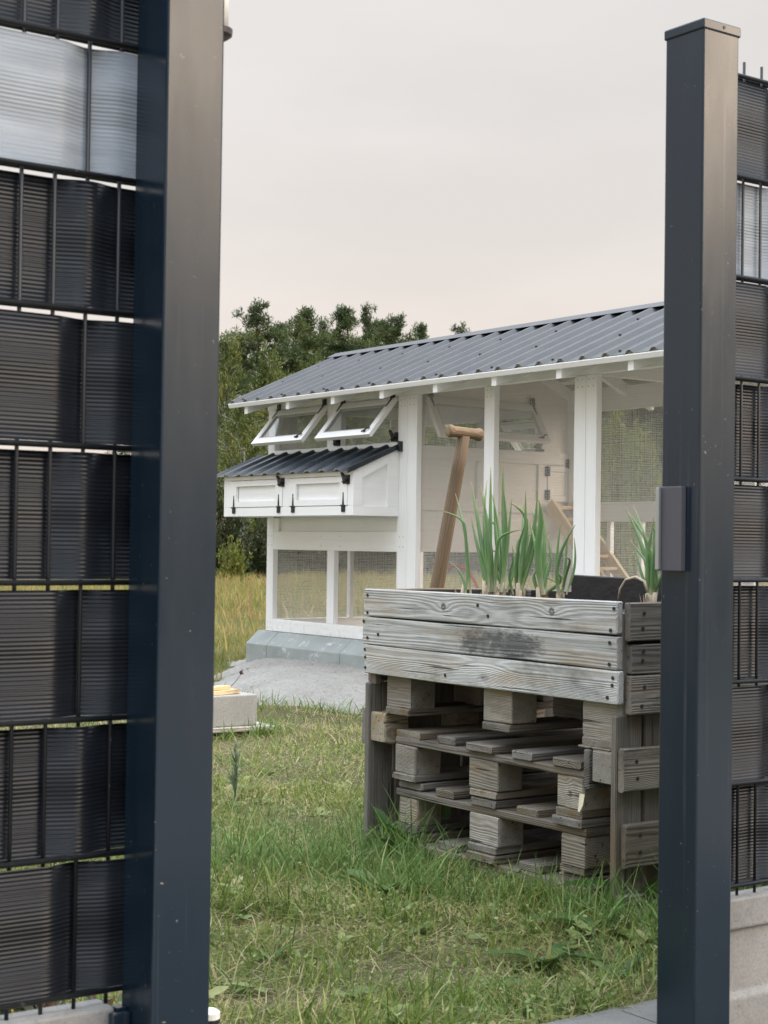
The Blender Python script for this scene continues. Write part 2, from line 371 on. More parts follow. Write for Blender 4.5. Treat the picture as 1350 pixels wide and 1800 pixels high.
def m_concrete(name, a, b, fine=140, str_=0.4, pits=True):
    k = NT(name); n1 = k.noise(k.wpos(), 5, 6, 0.65); n2 = k.noise(k.wpos(), fine, 4, 0.7)
    c = k.mix(k.rng(n1, .35, .65), a, b); c = k.mix(k.rng(n2, .45, .75, 0, .6), c, tuple(q * 0.6 for q in a))
    h = n2
    if pits:
        v = k.n('ShaderNodeTexVoronoi'); v.inputs['Scale'].default_value = 75; k.l(k.wpos(), v.inputs['Vector'])
        p = k.math('MULTIPLY', k.rng(v.outputs['Distance'], 0.08, 0.18, 1, 0), k.rng(k.noise(k.wpos(), 14, 3), .5, .62)); c = k.mix(k.math('MULTIPLY', p, .7), c, tuple(q * 0.35 for q in a)); h = k.math('SUBTRACT', n2, k.math('MULTIPLY', p, 1.5))
    k.color(c); k.rough(0.88); k.bump(h, str_, 0.003); return k.m
MAT['plinth'] = m_concrete('cast_concrete', (0.20, 0.198, 0.19), (0.28, 0.278, 0.27))
MAT['paver'] = m_concrete('grey_paver', (0.115, 0.112, 0.105), (0.17, 0.166, 0.158), 220, 0.5)
MAT['block'] = m_concrete('old_concrete_block', (0.30, 0.295, 0.28), (0.38, 0.375, 0.36), 90, 0.5)
k = NT('grey_kerb_concrete'); n1 = k.noise(k.wpos(), 4, 5, .6); n2 = k.noise(k.wpos(), 160, 3, .7)
c = k.mix(k.rng(n1, .35, .65), (0.27, 0.295, 0.285), (0.35, 0.375, 0.365)); c = k.mix(k.rng(n2, .5, .8, 0, .4), c, (0.22, 0.24, 0.24))
ef = k.math('MULTIPLY', k.rng(k.noise(k.mapv((3, 3, 5), k.wpos()), 2.2, 5, .75), .56, .64), k.rng(k.noise(k.wpos(), 30, 3), .4, .6))
k.color(k.mix(k.math('MULTIPLY', ef, .8), c, (0.75, 0.80, 0.82))); k.rough(.8); k.bump(n2, .25, .002); MAT['kerb'] = k.m
k = NT('stone_dust'); n1 = k.noise(k.wpos(), 3, 5, .6); n2 = k.noise(k.wpos(), 120, 4, .75)
c = k.mix(k.rng(n1, .3, .7), (0.42, 0.40, 0.365), (0.54, 0.515, 0.475)); n4 = k.noise(k.wpos(), 34, 5, .75); c = k.mix(k.rng(n4, .46, .66, 0, .55), c, (0.24, 0.23, 0.215)); k.color(k.mix(k.rng(n2, .48, .72, 0, .75), c, (0.20, 0.19, 0.18))); k.rough(.95); k.bump(k.math('ADD', n2, k.math('MULTIPLY', n4, 2.5)), .9, .012); MAT['dust'] = k.m
k = NT('soil'); k.color(k.mix(k.noise(k.wpos(), 60, 5, .7), (0.02, 0.014, 0.01), (0.07, 0.05, 0.035))); k.rough(1); k.bump(k.noise(k.wpos(), 80, 5, .7), 1, .01); MAT['soil'] = k.m
k = NT('black_liner'); k.color((0.014, 0.014, 0.015)); k.rough(.55); k.bump(k.noise(k.wpos(), 25, 4), .4, .01); MAT['liner'] = k.m
k = NT('nail_iron'); k.color((0.035, 0.022, 0.018)); k.rough(.7); MAT['nail'] = k.m

def m_leaf(name, stops, trans=0.4, rough=0.42, attr='tint'):
    k = NT(name); a = k.n('ShaderNodeAttribute', attribute_name=attr)
    c = k.ramp(a.outputs['Fac'], stops)
    k.color(c); k.rough(rough); k.b.inputs['Specular IOR Level'].default_value = 0.22
    if trans > 0:
        tl = k.n('ShaderNodeBsdfTranslucent'); k.l(c, tl.inputs[0]); mx = k.n('ShaderNodeMixShader'); mx.inputs[0].default_value = trans
        k.l(k.b.outputs[0], mx.inputs[1]); k.l(tl.outputs[0], mx.inputs[2]); k.l(mx.outputs[0], k.out.inputs[0])
    return k.m
MAT['grass'] = m_leaf('lawn_grass', [(0, (0.075, 0.125, 0.022)), (.35, (0.155, 0.22, 0.040)), (.6, (0.275, 0.335, 0.075)), (.76, (0.39, 0.37, 0.14)), (.9, (0.50, 0.42, 0.23)), (1, (0.62, 0.52, 0.34))])
MAT['grass_tall'] = m_leaf('tall_grass', [(0, (0.075, 0.145, 0.038)), (.5, (0.17, 0.275, 0.075)), (.85, (0.31, 0.42, 0.14)), (1, (0.50, 0.43, 0.24))])
MAT['meadow'] = m_leaf('meadow_grass', [(0, (0.14, 0.18, 0.045)), (.4, (0.25, 0.255, 0.075)), (.7, (0.40, 0.315, 0.115)), (.85, (0.50, 0.39, 0.18)), (1, (0.33, 0.20, 0.11))])
MAT['pine'] = m_leaf('pine_needles', [(0, (0.034, 0.056, 0.022)), (.5, (0.080, 0.112, 0.042)), (1, (0.155, 0.185, 0.07))], .3)
MAT['birch'] = m_leaf('birch_leaves', [(0, (0.050, 0.075, 0.020)), (.5, (0.12, 0.155, 0.040)), (.9, (0.235, 0.25, 0.07)), (1, (0.33, 0.28, 0.08))], .35)
MAT['dark_leaf'] = m_leaf('dark_shrub_leaves', [(0, (0.016, 0.028, 0.012)), (.6, (0.035, 0.052, 0.02)), (1, (0.075, 0.085, 0.035))], .25)
MAT['bright_leaf'] = m_leaf('bright_shrub_leaves', [(0, (0.08, 0.12, 0.025)), (.6, (0.17, 0.20, 0.04)), (1, (0.30, 0.30, 0.08))], .35)
MAT['dock'] = m_leaf('broad_weed_leaf', [(0, (0.045, 0.095, 0.025)), (.6, (0.085, 0.15, 0.04)), (1, (0.16, 0.22, 0.07))], .3, .45)
MAT['pale_leaf'] = m_leaf('pale_wilted_leaf', [(0, (0.22, 0.27, 0.11)), (1, (0.30, 0.33, 0.16))], .25)
MAT['blue_weed'] = m_leaf('grey_green_weed', [(0, (0.13, 0.18, 0.115)), (1, (0.25, 0.31, 0.20))], .3)
k = NT('bark'); k.color(k.mix(k.noise(k.wpos(), 6, 5, .7), (0.05, 0.035, 0.025), (0.16, 0.09, 0.055))); k.rough(.9); MAT['bark'] = k.m
k = NT('birch_bark'); k.color(k.mix(k.rng(k.noise(k.mapv((1, 1, 4), k.wpos()), 4, 4), .5, .6), (0.55, 0.53, 0.50), (0.07, 0.06, 0.05))); k.rough(.8); MAT['birch_bark'] = k.m
k = NT('leek_green'); a = k.n('ShaderNodeAttribute', attribute_name='tint'); n = k.noise(k.mapv((60, 60, 8), k.wpos()), 1, 3)
c = k.ramp(a.outputs['Fac'], [(0, (0.60, 0.54, 0.42)), (.09, (0.46, 0.48, 0.30)), (.2, (0.17, 0.28, 0.09)), (.5, (0.10, 0.215, 0.072)), (.9, (0.15, 0.255, 0.075)), (.975, (0.30, 0.24, 0.09)), (1, (0.45, 0.33, 0.16))])
k.color(k.mix(k.rng(n, .35, .7, 0, .45), c, (0.22, 0.31, 0.20))); k.rough(.42); MAT['leek'] = k.m
k = NT('papery_leek_base'); k.color(k.mix(k.noise(k.mapv((90, 90, 14), k.wpos()), 1, 4), (0.62, 0.54, 0.42), (0.34, 0.24, 0.15))); k.rough(.7); MAT['leek_base'] = k.m
k = NT('ground_turf'); P = k.wpos(); n1 = k.noise(P, .35, 5, .6); n2 = k.noise(P, 9, 6, .7); n3 = k.noise(P, 90, 4, .7)
c = k.mix(k.rng(n1, .4, .6), (0.085, 0.095, 0.032), (0.16, 0.14, 0.065)); c = k.mix(k.rng(n2, .45, .7), c, (0.18, 0.14, 0.08)); c = k.mix(k.rng(n3, .45, .7), c, (0.04, 0.038, 0.02))
k.color(c); k.rough(1); k.bump(k.math('ADD', n2, n3), .8, .03); MAT['turf'] = k.m
k = NT('red_braid'); cx = k.n('ShaderNodeTexChecker'); cx.inputs['Scale'].default_value = 90; k.l(k.tc.outputs['Object'], cx.inputs['Vector'])
cx.inputs[1].default_value = (0.62, 0.02, 0.03, 1); cx.inputs[2].default_value = (0.18, 0.012, 0.02, 1); k.l(cx.outputs[0], k.b.inputs['Base Color']); k.rough(.6); MAT['red'] = k.m
k = NT('grey_plastic_pipe'); k.color((0.42, 0.42, 0.41)); k.rough(.5); MAT['pipe'] = k.m
k = NT('bright_cap'); k.color((0.75, 0.75, 0.73)); k.rough(.4); MAT['cap'] = k.m
k = NT('brown_metal'); k.color((0.05, 0.035, 0.035)); k.rough(.35); MAT['brownmetal'] = k.m
k = NT('zinc'); k.color((0.42, 0.45, 0.44)); k.rough(.35); k.b.inputs['Metallic'].default_value = .7; MAT['zinc'] = k.m
k = NT('strike_grey'); k.color((0.075, 0.075, 0.088)); k.rough(.5); k.bump(k.noise(k.wpos(), 300, 2), .1, .001); MAT['strike'] = k.m
k = NT('torn_paper'); k.color((0.72, 0.67, 0.48)); k.rough(.7); MAT['paper'] = k.m
k = NT('sand_floor'); k.color(k.mix(k.noise(k.wpos(), 50, 4), (0.24, 0.21, 0.19), (0.36, 0.33, 0.30))); k.rough(1); MAT['sand'] = k.m
k = NT('yellow_petal'); k.color((0.75, 0.55, 0.03)); k.rough(.6); MAT['yellow'] = k.m

MAT['clover'] = m_leaf('small_lawn_leaves', [(0, (0.15, 0.21, 0.07)), (.5, (0.24, 0.31, 0.105)), (.8, (0.34, 0.38, 0.15)), (1, (0.42, 0.40, 0.20))])
# ------------------------------------------------------------------ ground, paving, gravel apron
def apron_edge(Y):
    e = 5.02 + 0.35 * np.clip((8.3 - Y) / 0.7, 0, 1)
    return np.where(Y > 8.9, 5.02 + (Y - 8.9) * 0.66, e)
gx = np.concatenate([np.linspace(-700, -20, 12), np.linspace(-15, 15, 60), np.linspace(20, 900, 16)])
gy = np.concatenate([np.linspace(-300, -10, 8), np.linspace(-8, 24, 70), np.linspace(28, 1100, 18)])
GX, GY = np.meshgrid(gx, gy, indexing='ij')
rs = np.random.RandomState(5)
def ground_h(x, y):
    near = 1.0
    b = 0.012 * np.sin(x * 2.1 + 0.7 * y) + 0.010 * np.sin(y * 3.3 - x * 1.3) + 0.008 * np.sin(x * 5.1 + y * 4.3)
    return np.where((np.abs(x) < 40) & (y < 60), b - 0.02, -0.02) * np.clip((y - 2.3) / 0.6, 0, 1) - 0.004
GZ = ground_h(GX, GY)
n1, n2 = GX.shape
idx = np.arange(n1 * n2).reshape(n1, n2)
F = np.stack([idx[:-1, :-1], idx[1:, :-1], idx[1:, 1:], idx[:-1, 1:]], -1).reshape(-1, 4)
o = bpy.data.objects.new('ground', np_mesh('ground', np.stack([GX, GY, GZ], -1).reshape(-1, 3), F, MAT['turf'], smooth=True))
put(o); tag(o, 'turf ground of the lawn and meadow', 'ground', kind='structure')

pv = bpy.data.objects.new('pavement', None); put(pv, None, T(0, 0, 0)); tag(pv, 'grey concrete pavers of the path at the gate', 'pavement', kind='structure')
MB().box(-6, 8, -5.5, 2.37, -0.08, 0.000).build('paver_bed', MAT['sand'], pv)
rn = random.Random(2)
pm = MB().box(-0.098, 0.098, -0.048, 0.048, -0.06, 0.0).mesh('paver'); pm.materials.append(MAT['paver'])
cnt = 0
for j in range(22):
    for i in range(13):
        x = 1.0 + i * 0.2 + (0.1 if j % 2 else 0); y = 2.312 - j * 0.1
        if 1.07 < x < 1.2 and 2.04 < y < 2.17: continue
        po = bpy.data.objects.new('paver', pm); put(po, pv, T(x + rn.uniform(-.001, .001), y, 0.014 + rn.uniform(-.002, .002)) @ Matrix.Rotation(rn.uniform(-.01, .01), 4, 'Z'))
# edging kerb of the path
MB().box(-5, 7.5, 2.364, 2.404, -0.15, 0.006).build('edging', MAT['paver'], pv, bevel=0.006)

xs = np.linspace(4.9, 6.42, 60); ys = np.linspace(4.2, 11.5, 150)
AXg, AYg = np.meshgrid(xs, ys, indexing='ij')
d = AXg - apron_edge(AYg) + 0.05 * np.sin(AYg * 7.0) + 0.03 * np.sin(AYg * 17 + 1)
s = np.clip(d / 0.75, 0, 1); hz = 0.118 * (1 - (1 - s) ** 2.6) + np.where(d < 0, d * 0.6, 0) + rs.normal(0, 0.004, d.shape) * (s > 0)
hz = hz - 0.022
idx = np.arange(AXg.size).reshape(AXg.shape)
F = np.stack([idx[:-1, :-1], idx[1:, :-1], idx[1:, 1:], idx[:-1, 1:]], -1).reshape(-1, 4)
o = bpy.data.objects.new('gravel_apron', np_mesh('gravel_apron', np.stack([AXg, AYg, hz], -1).reshape(-1, 3), F, MAT['dust'], smooth=True))
put(o); tag(o, 'pale grey stone dust bank sloping up to the coop foundation', 'gravel', kind='structure')

# loose stones on the bank
ns = 1300; sy = rs.uniform(6.2, 10.9, ns); sx_ = apron_edge(sy) + rs.uniform(-.05, 1.1, ns); kk = sx_ < 6.30; sx_, sy = sx_[kk], sy[kk]; ns = len(sx_)
dd_ = np.clip((sx_ - apron_edge(sy)) / .75, 0, 1); sz_ = 0.118 * (1 - (1 - dd_) ** 2.6) - .022
rr_ = rs.uniform(.002, .006, ns) * np.where(rs.uniform(0, 1, ns) < .06, 2.2, 1)
OC = np.array([(1, 0, 0), (0, 1, 0), (-1, 0, 0), (0, -1, 0), (0, 0, .8), (0, 0, -.8)]); OF = np.array([(0, 1, 4), (1, 2, 4), (2, 3, 4), (3, 0, 4), (1, 0, 5), (2, 1, 5), (3, 2, 5), (0, 3, 5)])
V = np.stack([sx_, sy, sz_], 1)[:, None] + OC[None] * rr_[:, None, None] * rs.uniform(.6, 1.3, (ns, 6, 1)); F = (np.arange(ns)[:, None, None] * 6 + OF[None]).reshape(-1, 3)
o = bpy.data.objects.new('loose_stones', np_mesh('loose_stones', V.reshape(-1, 3), F, MAT['dust'])); put(o); tag(o, 'small loose stones strewn over the grey bank', 'stones', kind='stuff')

# ------------------------------------------------------------------ fence panels
FY = 2.163
ROWS = [0.289 + 0.1995 * i for i in range(9)]           # heights of the double rods
def weave(X, k0, x0, typ):
    """offset of a strip across the panel: in front of (-) or behind (+) each upright wire"""
    t = (X - x0) / 0.0513; k = np.floor(t).astype(int); u = t - k
    def sgn(k):
        m = (k + k0) % 4 == 2
        return np.where(m, 1.0, -1.0) * (1 if typ == 0 else -1)
    a, b = sgn(k), sgn(k + 1); w = 0.5 - 0.5 * np.cos(np.pi * u)
    return 0.0075 * (a * (1 - w) + b * w)
def fence_panel(label, xa, xb, x0, k0, typ0, cutend):
    p = thing('mesh_fence_panel', label, 'fence', ((xa + xb) / 2, FY, 0.285))
    def rodmesh(name, a, b, r):
        return MB().tube([a, b], r, 8).build(name, MAT['rod'], p, smooth=True)
    for z in ROWS:
        for s in (-1, 1):
            MB().tube([(xa, FY + s * 0.0078, z), (xb, FY + s * 0.0078, z)], 0.0042, 8).build('rod', MAT['rod'], p, smooth=True)
    k = int(math.ceil((xa - x0) / 0.0513)); wires = None
    while x0 + k * 0.0513 < xb - 0.004:
        x = x0 + k * 0.0513
        if wires is None:
            wires = MB().tube([(0, 0, ROWS[0] - 0.03), (0, 0, ROWS[-1] + 0.032)], 0.0031, 8).mesh('wire', True); wires.materials.append(MAT['rod'])
        put(bpy.data.objects.new('wire', wires), p, T(x, FY, 0)); k += 1
    rr = random.Random(int(xa * 100) + 9)
    for i in range(8):
        typ = (i + typ0) % 2
        e0 = xa + (0.004 if cutend != 'L' else rr.uniform(0.004, 0.012)); e1 = xb - (0.003 if cutend != 'R' else rr.choice((0.003, 0.012)))
        X = np.arange(e0, e1 + 0.001, 0.0513 / 6); X[-1] = e1
        Y = weave(X, k0, x0, typ) + 0.0012 * np.sin(X * 23 + i)
        za, zb = ROWS[i] + 0.0045, ROWS[i + 1] - rr.uniform(0.0085, 0.0115)
        zt = rr.uniform(-0.002, 0.002)
        v = []; n = len(X)
        for th in (0.0, 0.0012):
            for z, tl in ((za, 0), ((za + zb) / 2, 0), (zb, 1)):
                for x_, y_ in zip(X, Y): v.append((x_ - (xa + xb) / 2, y_ + th, z - (za + zb) / 2 + tl * zt * math.sin(x_ * 3 + i)))
        v = np.array(v); f = []
        for t in range(2):
            for r in range(2):
                for q in range(n - 1):
                    a = t * 3 * n + r * n + q; f.append((a, a + 1, a + n + 1, a + n) if t == 0 else (a + n, a + n + 1, a + 1, a))
        for r, off in ((0, 0), (2, 2 * n)):
            for q in range(n - 1): f.append((off + q, off + q + 1, 3 * n + off + q + 1, 3 * n + off + q))
        me = np_mesh('privacy_strip', v, np.array(f), MAT['strip_light'] if i == 6 else MAT['strip'], smooth=True)
        so_ = bpy.data.objects.new('privacy_strip', me); put(so_, p, T((xa + xb) / 2, FY, (za + zb) / 2))
        if i == 6: so_['label'] = 'light grey strip among the dark ones'
    return p
fence_panel('dark woven strip fence panel with one pale strip, left of the gateway', -1.30, 1.130, 0.905, 0, 0, 'R')
fence_panel('dark woven strip fence panel with one pale strip, right of the gateway', 2.255, 4.75, 2.4190, 0, 1, 'L')

fence_panel('dark strip fence panel added out of view to block the sun', 4.80, 7.30, 4.82, 0, 1, 'L')  # unseen run of fence, added to keep the sun off the pallets
def plinth(label, xa, xb):
    m = MB()
    z0, z1 = -0.02, 0.268
    y0 = 2.138
    prof = [(y0, z1), (y0, z1 - 0.058), (y0 + 0.012, z1 - 0.064), (y0 + 0.012, 0.085), (y0, 0.075), (y0, z0), (y0 + 0.056, z0), (y0 + 0.056, z1)]
    m.prism(prof, 'x', xa, xb)
    o = m.build('concrete_plinth', MAT['plinth'], None, bevel=0.004, center=True)
    return tag(o, label, 'plinth')
plinth('pale concrete plinth board under the fence left of the gateway', -1.35, 1.062)
plinth('grey concrete plinth board with ledge under the fence right of the gateway', 2.300, 4.75)
plinth('grey concrete plinth board added out of view under the sun-blocking panel', 4.80, 7.30)  # plinth of the added sun-blocking panel
b = thing('plinth_bracket', 'dark metal bracket clasping the end of the left plinth board', 'bracket', (1.07, 2.14, 0.2))
MB().box(1.050, 1.0795, 2.122, 2.135, 0.02, 0.262).build('plate', MAT['anthracite'], b, bevel=0.002)
MB().box(1.064, 1.0795, 2.1355, 2.156, 0.02, 0.266).build('web', MAT['anthracite'], b, bevel=0.001)

# ------------------------------------------------------------------ gate posts
def post(label, x0, x1, y0, y1, ztop):
    p = thing('gate_post', label, 'post', ((x0 + x1) / 2, (y0 + y1) / 2, 0), group='anthracite gate posts')
    MB().box(x0, x1, y0, y1, -0.15, ztop - 0.002).build('shaft', MAT['anthracite'], p, bevel=0.0035, center=True)
    e = 0.0028
    c = MB().box(x0 - e, x1 + e, y0 - e, y1 + e, ztop - 0.016, ztop + 0.004).build('cap', MAT['anthracite'], p, bevel=0.003, center=True)
    MB().tube([(x0 + 0.052, y0 - e - 0.0012, ztop - 0.005), (x0 + 0.052, y0 - e + 0.003, ztop - 0.005)], 0.0032, 10).build('screw_hole', MAT['black'], c)
    return p
lp = post('tall dark anthracite gate post left of the opening, its top out of view', 1.081, 1.176, 2.060, 2.157, 1.945)
rp = post('square dark anthracite gate post with flat cap right of the opening', 2.193, 2.289, 2.060, 2.157, 1.930)
# strike box of the gate lock on the right post's inner face
sb = MB()
q0 = at_x(1207, 855, 2.193); q1 = at_x(1166, 1003, 2.193)
ya, yb = q0.y, q1.y + 0.004; za, zb = q1.z, q0.z
bx = MB().box(2.178, 2.1925, ya, yb - 0.004, za, zb).build('strike_plate', MAT['strike'], rp, bevel=0.0015, center=True)
MB().box(2.170, 2.1775, yb - 0.0125, yb - 0.004, za + 0.002, zb - 0.002).build('strike_edge', MAT['zinc'], bx, bevel=0.001, center=True)

# lantern fixed to the back of the left post, only its foot shows
lan = thing('post_lantern', 'small glass lantern with dark foot behind the left gate post', 'lantern', (1.232, 2.20, 1.745))
LX, LY = 1.236, 2.20
MB().tube([(LX, LY, 1.742), (LX, LY, 1.747), (LX, LY, 1.756), (LX, LY, 1.760)], [0.022, 0.029, 0.030, 0.026], 20).build('foot', MAT['brownmetal'], lan, smooth=False)
MB().tube([(LX, LY, 1.7605), (LX, LY, 1.86)], [0.023, 0.023], 20).build('glass_cylinder', MAT['cap'], lan, smooth=True)
MB().tube([(LX, LY, 1.8605), (LX, LY, 1.867), (LX, LY, 1.90), (LX, LY, 1.905)], [0.034, 0.034, 0.012, 0.004], 20).build('hood', MAT['brownmetal'], lan)
MB().box(1.17, LX - 0.016, LY - 0.006, LY + 0.006, 1.744, 1.752).box(1.160, 1.172, 2.1572, LY + 0.006, 1.744, 1.752).build('bracket', MAT['brownmetal'], lan)

# pipe stub in the grass by the left post
pp = at_z(369, 1776, 0.10)
ps = thing('pipe_stub', 'short pale pipe stub with dark ring in the grass beside the left post', 'pipe', (pp.x, pp.y, 0))
MB().tube([(pp.x, pp.y, -0.05), (pp.x, pp.y, 0.078)], 0.017, 18).build('pipe', MAT['pipe'], ps, smooth=False)
MB().tube([(pp.x, pp.y, 0.078), (pp.x, pp.y, 0.086)], 0.0185, 18).build('ring', MAT['black'], ps)
MB().tube([(pp.x, pp.y, 0.0861), (pp.x, pp.y, 0.097), (pp.x, pp.y, 0.102)], [0.0185, 0.0185, 0.012], 18).build('cap', MAT['cap'], ps)
# ------------------------------------------------------------------ chicken coop
XF, XB = 6.5, 7.95            # front and back faces
XR, ZR = 7.20, 2.452          # ridge
XE, ZE = 6.20, 2.014          # front eave of the sheet
YL, YR = 10.61, 5.15          # left (far) and right (near) ends
HH = 8.72                     # end wall of the hen house
SL = (ZR - ZE) / (XR - XE)
coop = thing('chicken_coop', 'white painted timber chicken coop with grey sheet roof and wire runs', 'coop', (7.2, 8.0, 0.27))
Wm, Cm, Bk = MAT['white'], MAT['cream'], MAT['black']
TB = 0.045
sd = [0]
def wb(name, x0, x1, y0, y1, z0, z1, mat=None, parent=None):
    sd[0] += 1
    return bar(name, parent or coop, mat or Wm, x0, x1, y0, y1, z0, z1, 0.0025)
zt = 1.970
# front posts (some are two boards side by side)
for a, b in ((10.515, 10.61), (8.80, 8.905), (8.690, 8.797), (7.87, 7.97), (7.022, 7.12), (6.928, 7.019), (6.12, 6.21), (5.28, 5.37), (5.15, 5.277)):
    wb('post', XF, XF + TB, a, b, 0.2695, zt - 0.001)
# back posts
for a, b in ((10.515, 10.61), (8.66, 8.76), (6.95, 7.10), (5.15, 5.28)):
    wb('post', XB - TB, XB, a, b, 0.2695, 1.919)
for y in (8.295, 7.985, 7.67, 7.36): wb('stud', XB - 0.04, XB - 0.003, y - 0.02, y + 0.02, 0.3605, 1.1295)
# beams
wb('beam', XF + 0.001, XF + TB, YR - 0.02, YL + 0.02, zt, 2.085)
wb('beam', XB - TB, XB - 0.001, YR - 0.02, YL + 0.02, 1.92, 2.085)
for y in (YL - TB, YR): wb('tie_beam', XF + TB + 0.001, XB - TB - 0.001, y, y + TB, zt, 2.06)
for y in (7.02, 6.08): wb('tie_beam', XF + TB + 0.001, XB - TB - 0.001, y - 0.0225, y + 0.0225, zt + 0.002, 2.06)
# bottom rails
for a, b in ((8.906, 10.514), (7.971, 8.689), (7.121, 7.869), (6.211, 6.927), (5.371, 6.119)):
    wb('bottom_rail', XF + 0.001, XF + TB, a, b, 0.2695, 0.36)
for a, b in ((8.761, 10.514), (7.101, 8.659), (5.281, 6.949)):
    wb('bottom_rail', XB - TB, XB - 0.001, a, b, 0.2695, 0.36)
    wb('rail', XB - TB, XB - 0.001, a, b, 1.13, 1.265)
for y in (YL - TB, YR): wb('bottom_rail', XF + TB + 0.001, XB - TB - 0.001, y, y + TB - 0.001, 0.2695, 0.36)
wb('stud', 7.255, 7.293, YL - TB, YL - 0.002, 0.3605, 0.899)
# left front bay: rails, mid post, recessed board, window band
wb('rail', XF + 0.001, XF + TB, 8.906, 10.514, 0.895, 1.035)
wb('mid_post', XF + 0.002, XF + TB, 9.678, 9.77, 0.3605, 0.8945)
wb('recessed_board', XF + 0.026, XF + TB - 0.002, 8.906, 10.514, 1.0355, 1.30)
wb('spacer', XF + 0.003, XF + 0.025, 10.45, 10.514, 1.0355, 1.139)
wb('window_post', XF + 0.001, XF + TB, 9.607, 9.79, 1.652, zt - 0.0005)
wb('window_sill', XF - 0.012, XF + TB, 8.906, 10.514, 1.622, 1.651)
wb('wall_board', XF + 0.027, XF + TB - 0.004, 8.906, 10.514, 1.301, 1.6215)

scr = MB()
for y in (10.56, 8.85, 8.745, 7.92, 7.07, 6.975):
    for z in (0.295, 0.335, 0.93, 1.0, 1.90, 1.94) if y > 8.8 else (0.295, 0.335, 1.90, 1.945):
        for dy in (-.02, .022): scr.tube([(XF - 0.0008, y + dy, z), (XF + .003, y + dy, z)], 0.0042, 8)
for z in (0.93, 1.0):
    for y in (9.60, 9.85): scr.tube([(XF + 0.0002, y, z), (XF + .003, y, z)], 0.0042, 8)
sc_o = scr.build('screw_heads', MAT['pipe'], coop); sc_o['kind'] = 'stuff'
# rafters with plumb-cut tails, eave batten, battens
ang = math.atan(SL)
rafter = None
for i in range(10):
    y = 10.5 - 0.59 * i
    for side in (1, -1):
        def X(x): return x if side == 1 else 2 * XR - x
        def roofz(x): return ZE + (x - XE) * SL
        if rafter is None or len(rafter) < 2:
            m = MB(); top = 0.045; dep = 0.072
            m.prism([(XE + 0.03, roofz(XE + 0.03) - top), (XE + 0.03, roofz(XE + 0.03) - top - 0.058), (XF - 0.02, roofz(XF - 0.02) - top - dep - 0.012), (XR - 0.002, roofz(XR) - top - dep), (XR - 0.002, roofz(XR) - top)], 'y', -0.0225, 0.0225)
            m.v = [(X(p[0]) - XR, p[1], p[2] - ZR) for p in m.v]
            me = m.mesh('rafter'); me.materials.append(Wm); rafter = (rafter or []) + [me]
        put(bpy.data.objects.new('rafter', rafter[0 if side == 1 else 1]), coop, T(XR, y, ZR))
for side in (1, -1):
    for kx in (0.026, 0.36, 0.68, 0.97):
        x = XE + kx; z = ZE + kx * SL - 0.024
        c = ((x if side == 1 else 2 * XR - x), (YL + YR) / 2 + 0.02, z)
        plank('batten', coop, Wm, c, (0, 1, 0), (side * math.cos(ang), 0, math.sin(ang)), YL - YR + 0.18, 0.05, 0.034)

def sheet(name, parent, y0, y1, A, B, pitch, hgt, mat, flat=0.60, top=0.13, phase=0.3):
    """trapezoidal sheet: A, B are (x, z) of the lower and upper edge"""
    A = Vector((A[0], 0, A[1])); B = Vector((B[0], 0, B[1])); d = (B - A).normalized(); n = Vector((-d.z, 0, d.x))
    if n.z < 0: n = -n
    prof = []; y = y0 - phase * pitch; w = (1 - flat - top) / 2
    while y < y1 + pitch:
        for u, h in ((0, 0), (flat, 0), (flat + w, hgt), (flat + w + top, hgt)): prof.append((y + u * pitch, h))
        y += pitch
    pp = []
    for i in range(len(prof) - 1):
        (ya, ha), (yb, hb) = prof[i], prof[i + 1]
        if yb < y0 or ya > y1: continue
        if ya < y0: t = (y0 - ya) / (yb - ya); ya, ha = y0, ha + t * (hb - ha)
        if yb > y1: t = (y1 - ya) / (yb - ya); yb, hb = y1, ha + t * (hb - ha)
        if not pp: pp.append((ya, ha))
        pp.append((yb, hb))
    v = []; m = len(pp)
    for th in (0.0, -0.0016):
        for E_ in (A, B):
            for (y, h) in pp: q = E_ + n * (h + th); v.append((q.x, y, q.z))
    f = []
    for i in range(m - 1):
        f += [(i, i + 1, m + i + 1, m + i), (2*m + i, 3*m + i, 3*m + i + 1, 2*m + i + 1), (i, 2*m + i, 2*m + i + 1, i + 1), (m + i, m + i + 1, 3*m + i + 1, 3*m + i)]
    f += [(0, m, 3*m, 2*m), (m-1, 3*m-1, 4*m-1, 2*m-1)]
    mb = MB(); mb.v = v; mb.f = f
    o_ = mb.build(name, mat, parent); me_ = o_.data; me_.materials.append(MAT['roof_under'])
    for p_ in me_.polygons:
        if p_.normal.z < -0.2: p_.material_index = 1
    return o_
PIT = 0.187
sheet('roof_sheet', coop, YR - 0.2, 10.735, (XE, ZE), (XR - 0.012, ZR - 0.005), PIT, 0.021, MAT['roof'])
sheet('roof_sheet', coop, YR - 0.2, 10.735, (2 * XR - XE, ZE), (XR + 0.012, ZR - 0.005), PIT, 0.021, MAT['roof'])
rc = MB(); w = 0.085
rc.prism([(XR - w, ZR - w * SL + 0.026), (XR, ZR + 0.032), (XR + w, ZR - w * SL + 0.026), (XR + w, ZR - w * SL + 0.0245), (XR, ZR + 0.0300), (XR - w, ZR - w * SL + 0.0245)], 'y', YR - 0.2, 10.74)
rc.build('ridge_cap', MAT['roof'], coop)
sm = MB(); rs2 = random.Random(4)
for x in (XE + 0.06, XE + 0.42, XE + 0.75):
    y = 10.6
    while y > YR:
        z = ZE + (x - XE) * SL
        sm.box(x - .006, x + .006, y - .006, y + .006, z - .002, z + .009); y -= PIT * rs2.choice((3, 3, 4))
s_ = sm.build('roof_screws', MAT['black'], coop); s_['kind'] = 'stuff'

